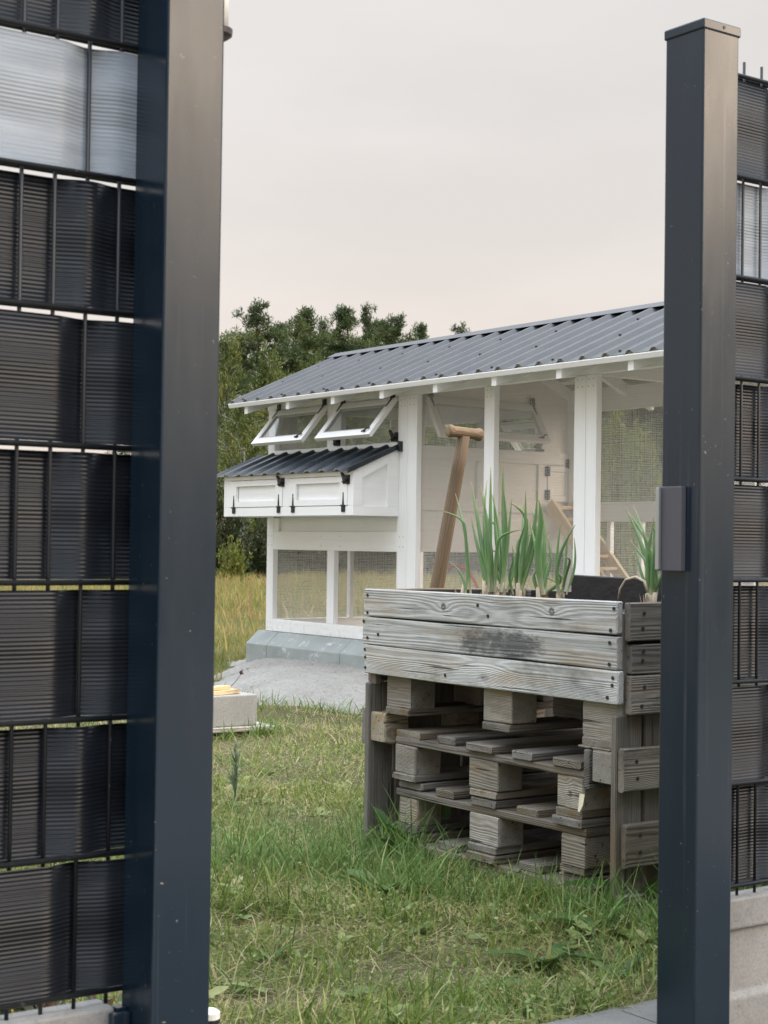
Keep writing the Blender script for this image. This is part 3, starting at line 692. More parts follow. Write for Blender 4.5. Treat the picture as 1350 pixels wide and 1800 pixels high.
# wire mesh (one part per bay)
def wire_mesh(axis, c, a0, a1, z0, z1, pitch=0.0098, w=0.00075, name='wire_mesh'):
    rr = np.random.RandomState(int(a0 * 100) % 1000)
    va = np.arange(a0, a1, pitch); vz = np.arange(z0, z1, pitch)
    V = []; Fq = []
    def strip(p, q, side):
        b = len(V)
        for r_ in (p, q):
            V.append((r_[0] - side[0], r_[1] - side[1], 0.0)); V.append((r_[0] + side[0], r_[1] + side[1], 0.0)); V.append((r_[0], r_[1], w * 1.4))
        Fq.extend([(b, b+1, b+4, b+3), (b+1, b+2, b+5, b+4), (b+2, b, b+3, b+5)])
    for a in va:
        j = rr.normal(0, .0004); strip((a + j, z0), (a + j + rr.normal(0, .0015), z1), (w, 0))
    for z in vz:
        j = rr.normal(0, .0004); strip((a0, z + j), (a1, z + j + rr.normal(0, .0015)), (0, w))
    V = np.array(V)
    co = np.stack([c + V[:, 2], V[:, 0], V[:, 1]], -1) if axis == 'x' else np.stack([V[:, 0], c + V[:, 2], V[:, 1]], -1)
    o = bpy.data.objects.new(name, np_mesh(name, co, np.array(Fq), MAT['wire'])); put(o, coop); o['kind'] = 'stuff'
    return o
xm = XF + TB + 0.002
wire_mesh('x', xm, 8.91, 10.52, 0.34, 0.90)
wire_mesh('x', xm, 8.91, 10.52, 1.64, 1.975, 0.0098, 0.0011)
wire_mesh('x', xm, 7.96, 8.70, 0.34, 1.975)
wire_mesh('x', xm, 7.11, 7.88, 0.34, 1.975)
wire_mesh('x', xm, 6.20, 6.94, 0.34, 1.975)
wire_mesh('x', xm, 5.36, 6.13, 0.34, 1.975)
xb = XB - TB - 0.004
for a, b in ((7.09, 8.67), (5.27, 6.96)):
    wire_mesh('x', xb, a, b, 0.34, 1.14, 0.0125); wire_mesh('x', xb, a, b, 1.25, 1.93, 0.0125)
wire_mesh('x', xb, 8.75, 10.52, 0.34, 0.92, 0.0125)
wire_mesh('y', YL - TB - 0.004, XF + TB, XB - TB, 0.34, 0.92, 0.0125)
wire_mesh('y', YR + TB + 0.004, XF + TB, XB - TB, 0.34, 1.98, 0.0125)

# hen house: floor, end walls, back wall
wb('floor_board', XF + TB + 0.006, XB - TB - 0.006, HH + 0.012, YL - TB - 0.006, 0.902, 0.925, Cm)
def endwall(y0, sgn):
    # sgn -1: detailed face looks towards -y
    s0, s1 = (y0 + 0.008, y0 + 0.020)
    xl, xr = XF + TB + 0.008, XB - TB - 0.008
    wb('wall_panel', xl, xr, s0, s1, 0.90, 1.615, Cm)
    # gable piece
    g = MB(); g.prism([(xl, 1.966), (xr, 1.966), (xr, ZR - 0.10 - (xr - XR) * SL), (XR, ZR - 0.085), (xl, ZR - 0.10 - (XR - xl) * SL)], 'y', s0, s1); g.build('gable_panel', Cm, coop)
    wb('wall_panel', 7.60, xr, s0, s1, 1.616, 1.9655, Cm)
    wb('wall_panel', xl, 6.598, s0, s1, 1.616, 1.9655, Cm)
    t0, t1 = y0 - 0.008, y0 + 0.0075
    wb('trim_board', xl, 7.925, t0, t1, 1.536, 1.628, Cm)
    wb('trim_board', xl, 7.695, t0, t1, 1.182, 1.271, Cm)
    wb('trim_board', xl, xr, y0 - 0.004, t1, 0.899, 1.038, Cm)
    wb('trim_board', 7.615, 7.695, t0, t1, 1.2715, 1.5355, Cm)
    wb('trim_board', 7.05, 7.245, t0, t1, 1.2715, 1.5355, Cm)
    wb('trim_board', xl, 6.62, t0, t1, 1.2715, 1.5355, Cm)
    return t0
tf = endwall(HH, -1)
wb('wall_panel', XF + TB + 0.008, XB - TB - 0.008, YL - 0.030, YL - 0.012, 0.90, 1.60, Cm)
# far gable opened and wired over to let more light into the hen house
for i_ in range(3):
    wire_mesh('y', YL - 0.02, XF + 0.06 + i_ * 0.23, XB - 0.06 - i_ * 0.23, 2.06 + i_ * 0.1, 2.16 + i_ * 0.1, 0.0125)
wb('wall_panel', XF + TB + 0.008, 6.75, YL - 0.030, YL - 0.012, 1.601, 1.9645, Cm)
wb('wall_panel', 7.65, XB - TB - 0.008, YL - 0.030, YL - 0.012, 1.601, 1.9645, Cm)
wb('wall_panel', XB - 0.030, XB - 0.012, HH + 0.05, YL - 0.05, 0.90, 1.60, Cm)
wb('wall_panel', XB - 0.030, XB - 0.012, 9.58, 9.80, 1.601, 1.9195, Cm)

# small iron fittings, shared meshes (local: x right, z up, y out of the wall towards -y)
def strap_hinge_mesh():
    m = MB()
    m.box(-0.022, 0.022, -0.004, 0, -0.045, -0.004)
    m.tube([(-0.024, -0.006, 0), (0.024, -0.006, 0)], 0.006, 8)
    m.prism([(-0.012, 0.004), (0.012, 0.004), (0.004, 0.085), (-0.004, 0.085)], 'y', -0.004, 0)
    m.tube([(0, -0.004, 0.085), (0, 0, 0.085)], 0.007, 8)
    for p in ((-0.013, -0.03), (0.013, -0.03), (0, 0.03), (0, 0.06)): m.tube([(p[0], -0.0065, p[1]), (p[0], -0.003, p[1])], 0.004, 6)
    me = m.mesh('strap_hinge'); me.materials.append(Bk); return me
def latch_mesh():
    m = MB()
    m.box(0.005, 0.045, -0.005, 0, -0.035, 0.03)
    m.box(-0.035, 0.0, -0.005, 0, -0.032, -0.010)
    m.prism([(-0.008, -0.02), (0.04, -0.004), (0.044, 0.014), (0.0, 0.022), (-0.03, 0.050), (-0.04, 0.044), (-0.022, 0.016)], 'y', -0.024, -0.008)
    m.tube([(0.03, -0.012, -0.010), (-0.03, -0.014, -0.018)], 0.004, 6); m.tube([(-0.03, -0.016, -0.018), (-0.03, 0, -0.02)], 0.005, 6)
    m.tube([(0.028, -0.03, 0.0), (0.028, 0, 0.0)], 0.006, 8)
    m.box(0.010, 0.040, -0.012, -0.004, -0.028, -0.018)
    me = m.mesh('toggle_latch'); me.materials.append(Bk); return me
def butt_hinge_mesh():
    m = MB(); m.box(-0.022, 0.022, -0.003, 0, -0.032, 0.032); m.tube([(0, -0.005, -0.034), (0, -0.005, 0.034)], 0.005, 8)
    for p in ((-.013, -.02), (-.013, .02), (.013, -.02), (.013, .02)): m.tube([(p[0], -.005, p[1]), (p[0], -.002, p[1])], .003, 6)
    me = m.mesh('butt_hinge'); me.materials.append(Bk); return me
HM, LM_, BM_ = strap_hinge_mesh(), latch_mesh(), butt_hinge_mesh()
def fit(name, me, parent, c, right, up, sc_=1.0):
    r = Vector(right).normalized(); u = Vector(up).normalized(); out = r.cross(u)      # out of the wall is -y local = r x u
    m = Matrix.Identity(4)
    for i in range(3): m[i][0] = r[i] * sc_; m[i][1] = -out[i] * sc_; m[i][2] = u[i] * sc_; m[i][3] = c[i]
    return put(bpy.data.objects.new(name, me), parent, m)

# nest box
NX = 6.12
RT = (0, -1, 0)              # to the right along the front, seen from outside
for a in ((10.532, 10.60, 1.206, 1.409), (9.702, 9.782, 1.206, 1.409), (8.915, 8.953, 1.206, 1.409)):
    wb('nest_box_stile', NX, NX + 0.02, a[0], a[1], a[2], a[3])
wb('nest_box_rail', NX, NX + 0.02, 8.915, 10.60, 1.140, 1.2055); wb('nest_box_rail', NX, NX + 0.02, 8.915, 10.60, 1.4095, 1.440)
wb('nest_box_floor', NX + 0.021, XF - 0.001, 8.915, 10.598, 1.144, 1.162)
wb('nest_box_back', XF + 0.0005, XF + 0.018, 8.92, 10.50, 1.30, 1.60, Cm)
for y0, y1 in ((9.786, 10.528), (8.957, 9.698)):
    dmb = MB(); f_ = 0.092; zb0, zb1 = 1.209, 1.406; x0, x1 = NX - 0.004, NX + 0.018
    dmb.box(x0, x1, y0, y0 + f_, zb0, zb1).box(x0, x1, y1 - f_, y1, zb0, zb1)
    dmb.box(x0 + .0006, x1, y0 + f_, y1 - f_, zb0, zb0 + 0.042).box(x0 + .0006, x1, y0 + f_, y1 - f_, zb1 - 0.042, zb1)
    d_ = dmb.build('nest_box_door', Wm, coop, bevel=0.0015)
    wb('recessed_panel', NX + 0.0185, NX + 0.0235, y0 + f_ + .0005, y1 - f_ - .0005, zb0 + 0.0425, zb1 - 0.0425, Wm, d_)
    for yy in (y0 + 0.045, y1 - 0.06): fit('strap_hinge', HM, d_, (NX - 0.002, yy, 1.207), RT, (0, 0, 1), 0.98)
    fit('toggle_latch', LM_, d_, (NX - 0.002, y0 + 0.015, 1.385), RT, (0, 0, 1), 0.98)
# nest box side with recessed panel, towards the gate
ys0, ys1 = 8.886, 8.9135
sp = MB(); ztop = lambda x: 1.440 + (x - NX) * 0.43
sp.prism([(NX, 1.140), (XF - 0.001, 1.140), (XF - 0.001, 1.205), (NX, 1.205)], 'y', ys0, ys1)
sp.prism([(NX, 1.2055), (NX + 0.075, 1.2055), (NX + 0.075, ztop(NX + 0.075)), (NX, ztop(NX))], 'y', ys0 + .0005, ys1)
sp.prism([(XF - 0.095, 1.2055), (XF - 0.001, 1.2055), (XF - 0.001, ztop(XF)), (XF - 0.095, ztop(XF - 0.095))], 'y', ys0 + .0005, ys1)
sp.prism([(NX + 0.0755, ztop(NX + .0755) - 0.075), (XF - 0.0955, ztop(XF - .0955) - 0.065), (XF - 0.0955, ztop(XF - .0955)), (NX + 0.0755, ztop(NX + .0755))], 'y', ys0 + .0008, ys1)
side_o = sp.build('nest_box_side', Wm, coop, bevel=0.0015)
pn = MB(); pn.prism([(NX + 0.072, 1.203), (XF - 0.092, 1.203), (XF - 0.092, ztop(XF - 0.092) - 0.06), (NX + 0.072, ztop(NX + 0.072) - 0.07)], 'y', ys0 + 0.021, ys1 - .001); pn.build('recessed_panel', Wm, side_o)
sp2 = MB(); sp2.prism([(NX, 1.140), (XF - 0.001, 1.140), (XF - 0.001, ztop(XF)), (NX, ztop(NX))], 'y', 10.601, 10.62); sp2.build('nest_box_side', Wm, coop)
sheet('nest_box_roof', coop, 8.892, 10.69, (NX - 0.05, 1.440), (XF - 0.004, 1.440 + 0.43 * 0.42 + 0.002), PIT, 0.019, MAT['roof_dark'], phase=0.1)
vt = MB(); vt.prism([(NX - 0.055, 1.424), (XF - 0.002, 1.6215 - 0.012), (XF - 0.002, 1.6215 + 0.022), (NX - 0.055, 1.458)], 'y', 8.868, 8.887); vt.build('verge_trim', MAT['roof_dark'], coop)
vt2 = MB(); vt2.box(XF - 0.03, XF + 0.012, 8.848, 8.867, 1.585, 1.655); vt2.build('trim_end', MAT['roof_dark'], coop)

# awning sashes
def sash(o_c, right, down, width, height, handle=True, mat=None):
    r = Vector(right).normalized(); d = Vector(down).normalized(); out = r.cross(-d)
    m = Matrix.Identity(4)
    for i in range(3): m[i][0] = r[i]; m[i][1] = -out[i]; m[i][2] = -d[i]; m[i][3] = o_c[i]
    w = width / 2; f_ = 0.055; th = 0.032; mb = MB()
    mb.box(-w, -w + f_, 0, th, -height, 0).box(w - f_, w, 0, th, -height, 0)
    mb.box(-w + f_, w - f_, 0.0006, th, -f_, 0).box(-w + f_, w - f_, 0.0006, th, -height, -height + f_)
    s = mb.build('window_sash', mat or Wm, coop, m, bevel=0.002)
    gm = MB().box(-w + f_ - .008, w - f_ + .008, 0.012, 0.016, -height + f_ - .008, -f_ + .008).mesh('pane'); gm.materials.append(MAT['glass'])
    put(bpy.data.objects.new('pane', gm), s, m)
    gb = MB()   # glazing bead
    b = 0.010
    gb.box(-w + f_, -w + f_ + b, 0.004, 0.0115, -height + f_, -f_).box(w - f_ - b, w - f_, 0.004, 0.0115, -height + f_, -f_).box(-w + f_ + b, w - f_ - b, 0.004, 0.0115, -f_ - b, -f_).box(-w + f_ + b, w - f_ - b, 0.004, 0.0115, -height + f_, -height + f_ + b)
    bm_ = gb.mesh('glazing_bead'); bm_.materials.append(MAT['pipe']); put(bpy.data.objects.new('glazing_bead', bm_), s, m)
    for sx in (-1, 1):
        h = MB(); x = sx * (w - 0.035)
        h.prism([(x - 0.010, -0.004), (x + 0.010, -0.004), (x + 0.0035, -0.085), (x - 0.0035, -0.085)], 'y', -0.004, -0.0005)
        h.tube([(x - 0.024, -0.003, 0.003), (x + 0.024, -0.003, 0.003)], 0.006, 8)
        hm = h.mesh('strap_hinge'); hm.materials.append(Bk); put(bpy.data.objects.new('strap_hinge', hm), s, m)
        c = m @ Vector((x, 0, 0.006)); pl_ = MB(); 
        wallr = r; pl_m = Matrix.Identity(4)
        uo = r.cross(Vector((0, 0, 1)))
        for i in range(3): pl_m[i][0] = r[i]; pl_m[i][1] = -uo[i]; pl_m[i][2] = (0, 0, 1)[i]; pl_m[i][3] = c[i]
        pm_ = MB().box(-0.024, 0.024, -0.002, 0.004, 0.0, 0.042).mesh('hinge_plate'); pm_.materials.append(Bk); put(bpy.data.objects.new('hinge_plate', pm_), s, pl_m)
    if handle:
        h = MB(); x = w - 0.07; z = -height + 0.028
        h.tube([(x - 0.035, -0.006, z), (x, -0.012, z), (x + 0.02, -0.012, z + 0.02), (x + 0.045, -0.012, z + 0.022)], 0.0055, 7); h.tube([(x, 0.0, z), (x, -0.016, z)], 0.008, 8)
        hm = h.mesh('stay_hook'); hm.materials.append(Bk); put(bpy.data.objects.new('stay_hook', hm), s, m)
    return s
dn = (-math.sin(math.radians(40)), 0, -math.cos(math.radians(40)))
sash((XF - 0.010, (10.489 + 9.787) / 2, 1.962), RT, dn, 0.702, 0.345)
sash((XF - 0.010, (9.608 + 8.929) / 2, 1.962), RT, dn, 0.679, 0.345)
sash(((6.602 + 7.562) / 2, HH - 0.020, 1.962), (1, 0, 0), (0, -math.sin(math.radians(31)), -math.cos(math.radians(31))), 0.99, 0.318, True, Cm)
sash((XB + 0.010, 9.2, 1.90), (0, 1, 0), (math.sin(math.radians(40)), 0, -math.cos(math.radians(40))), 0.68, 0.32, False)
for y, z in ((9.655, 1.690), (8.945, 1.690)): fit('toggle_latch', LM_, coop, (XF - 0.002, y, z), RT, (0, 0, 1), 1.0)
fit('toggle_latch', LM_, coop, (7.63, HH - 0.010, 1.66), (-1, 0, 0), (0, 0, 1), 1.0).rotation_euler[2] += 0
# stay rods of the sashes
for yc in (8.95, 9.80):
    MB().tube([(XF + 0.002, yc, 1.75), (XF - 0.20, yc + 0.03, 1.735)], 0.003, 6).build('stay_rod', MAT['zinc'], coop)
# pop door with recessed panel on the end wall
dmb = MB(); dmb.box(7.701, 7.736, tf - 0.002, tf + 0.012, 1.272, 1.532).box(7.874, 7.909, tf - 0.002, tf + 0.012, 1.272, 1.532).box(7.736, 7.874, tf - 0.0015, tf + 0.012, 1.272, 1.315).box(7.736, 7.874, tf - 0.0015, tf + 0.012, 1.489, 1.532)
pd = dmb.build('pop_door', Cm, coop, bevel=0.0015)
wb('recessed_panel', 7.7365, 7.8735, tf + 0.005, tf + 0.010, 1.3155, 1.4885, Cm, pd)
for z in (1.32, 1.49): fit('butt_hinge', BM_, pd, (7.698, tf - 0.003, z), (1, 0, 0), (0, 0, 1), 1.1)
fit('butt_hinge', BM_, pd, (7.895, tf - 0.003, 1.552), (1, 0, 0), (0, 0, 1), 1.0)

# ladder from the pop door to the run floor
lad = thing('hen_ladder', 'raw pine ladder with flat treads rising to the pop door inside the run', 'ladder', (7.81, 7.7, 0.27))
for x in (7.70, 7.915):
    a = Vector((x, 8.685, 1.255)); b_ = Vector((x, 7.70, 0.285)); plank('stringer', lad, MAT['wood_new'], (a + b_) / 2, b_ - a, (0, 0.7, 0.7), (b_ - a).length, 0.095, 0.030)
for i in range(11):
    t = 0.03 + i * 0.0885; y = 8.685 + (7.70 - 8.685) * t; z = 1.255 + (0.285 - 1.255) * t
    bar('tread', lad, MAT['wood_new'], 7.7125, 7.9025, y - 0.035, y + 0.035, z - 0.01, z + 0.012)

# run floor and foundation kerbs
MB().box(XF - 0.01, XB + 0.01, YR - 0.05, YL + 0.05, -0.05, 0.262).build('run_floor', MAT['sand'], coop)
fd = thing('kerb_foundation', 'grey chamfered concrete kerb stones under the white coop', 'foundation', (6.42, 8.0, 0))
prof = [(6.335, -0.06), (6.335, 0.175), (6.435, 0.268), (6.489, 0.268), (6.489, -0.06)]
y = 10.625; first = True
while y > 4.9:
    L = 0.30 if first else 0.985
    m = MB().prism(prof, 'y', y - L + 0.004, y); m.build('kerb_stone', MAT['kerb'], fd, bevel=0.004, center=True); y -= L; first = False
pb = [(10.735, -0.06), (10.735, 0.2), (10.70, 0.2675), (10.665, 0.2675), (10.665, -0.06)]
x = 6.49
for i in range(2):
    m = MB().prism([(p[0], p[1]) for p in pb], 'x', x + 0.003, x + 0.98); m.build('kerb_stone', MAT['kerb'], fd, bevel=0.004, center=True); x += 0.984

# red braided hose hoop leaning inside the run
hp = MB(); n = 40
pts = [(6.72, 8.52 + 0.255 * math.cos(t * 2 * math.pi / n), 0.545 + 0.262 * math.sin(t * 2 * math.pi / n)) for t in range(n + 1)]
hp.tube(pts, 0.011, 8, cap=False)
tag(hp.build('hose_hoop', MAT['red'], None, smooth=True, center=True), 'red braided hose hoop standing inside the wire run behind the spade handle', 'hose')
# ------------------------------------------------------------------ pallets and raised bed
WD, WS, WBk, WP = MAT['wood'], MAT['wood_side_shaded'], MAT['wood_block'], MAT['wood_pallet_shaded']
rp_ = random.Random(11)
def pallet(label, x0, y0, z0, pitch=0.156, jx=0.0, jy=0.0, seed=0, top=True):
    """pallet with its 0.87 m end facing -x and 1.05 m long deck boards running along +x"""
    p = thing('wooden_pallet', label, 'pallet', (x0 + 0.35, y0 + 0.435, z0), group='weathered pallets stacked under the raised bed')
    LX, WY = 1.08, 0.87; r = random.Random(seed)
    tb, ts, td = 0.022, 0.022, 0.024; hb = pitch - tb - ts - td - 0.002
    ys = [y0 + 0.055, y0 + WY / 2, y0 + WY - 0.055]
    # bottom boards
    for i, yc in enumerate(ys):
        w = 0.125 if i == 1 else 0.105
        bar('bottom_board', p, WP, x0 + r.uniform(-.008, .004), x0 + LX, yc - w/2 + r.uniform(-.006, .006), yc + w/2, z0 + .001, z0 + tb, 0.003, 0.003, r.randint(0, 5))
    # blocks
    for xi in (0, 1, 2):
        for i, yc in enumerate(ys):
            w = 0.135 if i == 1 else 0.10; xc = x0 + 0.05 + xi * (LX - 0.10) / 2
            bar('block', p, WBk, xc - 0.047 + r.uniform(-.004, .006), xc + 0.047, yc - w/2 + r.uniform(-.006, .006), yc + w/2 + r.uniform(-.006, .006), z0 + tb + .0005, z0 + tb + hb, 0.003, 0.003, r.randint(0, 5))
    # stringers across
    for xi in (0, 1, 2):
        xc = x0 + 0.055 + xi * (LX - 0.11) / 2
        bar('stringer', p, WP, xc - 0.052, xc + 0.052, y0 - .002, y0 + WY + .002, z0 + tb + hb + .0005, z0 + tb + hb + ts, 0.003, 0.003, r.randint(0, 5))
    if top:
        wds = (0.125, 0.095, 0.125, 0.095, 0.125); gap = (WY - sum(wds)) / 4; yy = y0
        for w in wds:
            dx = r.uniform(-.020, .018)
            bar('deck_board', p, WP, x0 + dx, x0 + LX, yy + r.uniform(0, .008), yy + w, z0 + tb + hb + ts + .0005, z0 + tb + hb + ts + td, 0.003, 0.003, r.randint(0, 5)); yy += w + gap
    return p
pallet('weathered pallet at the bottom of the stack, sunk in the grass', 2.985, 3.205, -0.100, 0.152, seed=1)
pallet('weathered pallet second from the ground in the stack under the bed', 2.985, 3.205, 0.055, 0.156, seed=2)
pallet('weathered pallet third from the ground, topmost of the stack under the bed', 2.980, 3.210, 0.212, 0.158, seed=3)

bed = thing('raised_bed', 'weathered grey pallet board raised bed planted with leeks', 'raised bed', (3.3, 3.64, 0))
BX0, BX1, BY0, BY1 = 2.96, 3.66, 3.062, 4.236
# three front boards
for i, (z0, z1, mt) in enumerate(((0.536, 0.6250, WD), (0.6275, 0.7135, MAT['wood_stained']), (0.7185, 0.806, MAT['wood_knots']))):
    dy0, dy1 = ((0.0, 0.012), (0.004, 0.0), (0.006, 0.006))[i]
    plank('front_board', bed, mt, (BX0 + 0.011, (BY0 + dy0 + BY1 - dy1) / 2, (z0 + z1) / 2), (0, -1, 0), (0, 0, 1), BY1 - BY0 - dy0 - dy1, z1 - z0, 0.022, 0.003, 0.0018, 20 + i)
# back boards
for i, (z0, z1) in enumerate(((0.536, 0.622), (0.628, 0.714), (0.720, 0.800))):
    bar('back_board', bed, WS, BX1 - 0.022, BX1, BY0, BY1, z0, z1, 0.003, 0.002, 30 + i)
# end boards (right end faces the gate)
for i, (z0, z1, dx) in enumerate(((0.506, 0.6105, 0.006), (0.614, 0.6935, 0.010), (0.703, 0.804, 0.0))):
    bar('end_board', bed, WS, BX0 + 0.0265 + dx, BX1 - 0.0235, BY0 - 0.014, BY0 + 0.008, z0, z1, 0.003, 0.002, 40 + i)
    bar('end_board', bed, WS, BX0 + 0.0235, BX1 - 0.0235, BY1 - 0.022, BY1, z0, z1 + 0.001, 0.003, 0.002, 50 + i)
# corner strips behind the boards
for y in (BY0 + 0.0085, BY1 - 0.0445):
    for x in (BX0 + 0.0235, BX1 - 0.046): bar('corner_strip', bed, WS, x, x + 0.022, y, y + 0.022, 0.50, 0.775, 0.002)
# liner and soil
MB().box(BX0 + 0.047, BX1 - 0.047, BY0 + 0.031, BY1 - 0.046, 0.545, 0.752).build('soil', MAT['soil'], bed)
ln = MB()
ln.box(BX0 + 0.0235, BX0 + 0.0255, BY0 + 0.032, BY1 - 0.046, 0.55, 0.795); ln.box(BX1 - 0.026, BX1 - 0.024, BY0 + 0.032, BY1 - 0.046, 0.55, 0.798)
ln.box(BX0 + 0.047, BX1 - 0.047, BY1 - 0.026, BY1 - 0.0235, 0.55, 0.800); ln.box(BX0 + 0.047, BX1 - 0.047, BY0 + 0.010, BY0 + 0.013, 0.55, 0.786)
ln.build('liner', MAT['liner'], bed)
# black board standing up at the back of the bed
q0 = at_x(1007, 1012, BX1 - 0.04); q1 = at_x(1128, 1018, BX1 - 0.04)
plank('black_board', bed, MAT['liner'], (BX1 - 0.038, (q0.y + q1.y) / 2 - 0.09, (q0.z + 0.70) / 2), (0, 1, 0), (0, 0, 1), q0.y - q1.y + 0.18, q0.z - 0.70, 0.02, 0.003, 0.003, 3)
# floor pallet of the bed: blocks, bottom boards
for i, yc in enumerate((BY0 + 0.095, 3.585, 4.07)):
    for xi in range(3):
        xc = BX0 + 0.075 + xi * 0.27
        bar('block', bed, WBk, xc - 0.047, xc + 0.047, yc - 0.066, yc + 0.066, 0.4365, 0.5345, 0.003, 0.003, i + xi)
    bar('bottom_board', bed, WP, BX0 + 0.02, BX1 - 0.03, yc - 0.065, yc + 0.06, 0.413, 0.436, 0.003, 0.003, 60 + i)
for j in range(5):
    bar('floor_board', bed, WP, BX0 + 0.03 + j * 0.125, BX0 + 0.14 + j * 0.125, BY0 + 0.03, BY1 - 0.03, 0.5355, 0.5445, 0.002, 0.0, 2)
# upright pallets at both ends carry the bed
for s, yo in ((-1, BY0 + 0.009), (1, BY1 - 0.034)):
    for j, (x, wx) in enumerate(((BX0 + 0.006, .095), (BX0 + 0.115, .27), (BX0 + 0.392, .31), (BX0 + .71, .385))):  # wide boards behind each front leg, added to shut light out of the stack
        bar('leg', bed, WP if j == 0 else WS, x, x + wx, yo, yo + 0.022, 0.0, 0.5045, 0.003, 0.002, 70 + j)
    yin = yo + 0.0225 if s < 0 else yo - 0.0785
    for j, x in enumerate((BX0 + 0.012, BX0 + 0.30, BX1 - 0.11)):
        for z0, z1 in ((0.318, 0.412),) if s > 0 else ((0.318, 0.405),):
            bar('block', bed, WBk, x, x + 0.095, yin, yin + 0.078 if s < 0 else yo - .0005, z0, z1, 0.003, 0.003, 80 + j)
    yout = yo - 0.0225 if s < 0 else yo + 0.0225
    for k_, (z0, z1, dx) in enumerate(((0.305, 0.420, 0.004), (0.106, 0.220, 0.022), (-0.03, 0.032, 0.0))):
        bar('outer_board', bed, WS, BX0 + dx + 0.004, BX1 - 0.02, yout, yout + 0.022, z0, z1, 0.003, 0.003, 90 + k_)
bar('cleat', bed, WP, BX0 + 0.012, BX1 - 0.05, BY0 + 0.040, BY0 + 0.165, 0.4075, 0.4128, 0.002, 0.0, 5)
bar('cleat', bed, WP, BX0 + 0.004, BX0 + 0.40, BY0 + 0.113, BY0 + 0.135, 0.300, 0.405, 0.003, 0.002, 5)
# planks added behind the stack to block light and darken its gaps
for j, (z0, z1) in enumerate(((0.0, 0.125), (0.135, 0.262), (0.272, 0.395))): bar('light_block_board', bed, WS, 4.082, 4.104, BY0 + 0.01, BY1 - 0.01, z0, z1, .003, .003, j)
bar('light_block_board', bed, WS, 4.082, 4.104, BY0 + 0.01, 3.72, 0.4, 0.53, .003, .003, 7)
for y in (BY0 + 0.04, BY1 - 0.06): bar('light_block_post', bed, WS, 4.059, 4.0815, y, y + 0.022, 0.0, 0.395, .003, 0, 1)
# nails
nm = MB().tube([(0, 0, 0), (-0.0022, 0, 0)], 0.0052, 8).mesh('nail'); nm.materials.append(MAT['nail'])
for z in (0.552, 0.585, 0.607, 0.645, 0.695, 0.735, 0.788):
    for yb in (BY1 - 0.020, BY0 + 0.028):
        put(bpy.data.objects.new('nail', nm), bed, T(BX0 - 0.0003, yb + rp_.uniform(-.012, .012), z + rp_.uniform(-.006, .006)))
for px, py in ((665, 1115), (783, 1187), (840, 1064), (858, 1083)):
    q = at_x(px, py, BX0); put(bpy.data.objects.new('nail', nm), bed, T(BX0 - 0.0003, q.y, q.z))
nm2 = MB().tube([(0, 0, 0), (0, -0.0022, 0)], 0.0055, 8).mesh('nail'); nm2.materials.append(MAT['nail'])
for z in (0.53, 0.58, 0.65, 0.675, 0.735, 0.775):
    put(bpy.data.objects.new('nail', nm2), bed, T(BX0 + 0.075 + rp_.uniform(-.012, .012), BY0 - 0.0143, z))
for z in (0.340, 0.385, 0.145, 0.19): put(bpy.data.objects.new('nail', nm2), bed, T(BX0 + 0.062 + rp_.uniform(-.012, .012), BY0 - 0.0138, z))
# torn label stuck on the block under the bed
q = at_x(1057, 1413, BX0 + 0.05)
pm_ = MB(); pm_.add([(0, .008, .024), (0, -.012, .026), (-.004, -.010, -.004), (-.006, .002, -.024), (-.004, .010, -.022)], [(0, 1, 2, 3, 4)])
pm_.add([(.0006, .008, .024), (.0006, -.012, .026), (-.0034, -.010, -.004), (-.0054, .002, -.024), (-.0034, .010, -.022)], [(4, 3, 2, 1, 0)])
tag(pm_.build('torn_label', MAT['paper'], None, T(BX0 + 0.010, q.y + 0.035, q.z)), 'torn scrap of pale paper hanging among the pallet blocks', 'paper')

# spade with wooden handle standing behind the bed
S0 = at_x(770, 1029, 3.33); S1 = at_x(816, 765, 3.33)
dv = (S1 - S0).normalized(); foot = S0 - dv * (S0.z + 0.02) / dv.z
spade = thing('garden_spade', 'garden spade with worn wooden T handle standing behind the bed', 'spade', foot)
pts = []; rad = []
for t in np.linspace(0, 1, 9):
    p_ = (S0 - dv * 0.45) * (1 - t) + S1 * t + Vector((0, 0.004 * math.sin(t * 3), 0)); pts.append(p_); rad.append(0.0275 - 0.0065 * t)
M0 = frame(S0, dv, (1, 0, 0)); Mi = M0.inverted()
MB().tube([Mi @ p_ for p_ in pts], rad, 14).build('shaft', MAT['wood_handle'], spade, M0, smooth=True)
ga = Vector((-0.93, 0.12, 0.06)).normalized(); gc = S1 + dv * 0.008
gp = []; gr = []
for t, r_ in ((-1, .014), (-.97, .0195), (-.85, .0225), (-.6, .0185), (-.25, .0180), (0, .0190), (.25, .0180), (.6, .0185), (.85, .0225), (.97, .0195), (1, .014)):
    gp.append(gc + ga * 0.066 * t); gr.append(r_)
M1 = frame(gc, ga, (0, 0, 1)); Mi = M1.inverted()
MB().tube([Mi @ p_ for p_ in gp], gr, 16).build('grip', MAT['wood_handle'], spade, M1, smooth=True)
bl = MB(); rt = Vector((0.96, -0.2, 0)); 
pb_ = foot
v = []
for zz, hw in ((0.36, 0.085), (0.10, 0.085), (-0.06, 0.06)):
    c = foot + dv * (zz / dv.z)
    for sgn_ in (-1, 1): v.append(c + rt * hw * sgn_)
th = Vector((0.006, 0.03, 0)).normalized() * 0.004
bl.add(v + [p_ + th for p_ in v], [(0, 1, 3, 2), (2, 3, 5, 4), (7, 6, 8, 9), (9, 8, 10, 11), (0, 6, 7, 1), (4, 5, 11, 10), (0, 2, 8, 6), (2, 4, 10, 8), (1, 7, 9, 3), (3, 9, 11, 5)])
bl.tube([foot + dv * 0.34, foot + dv * 0.52], [0.02, 0.029], 10)
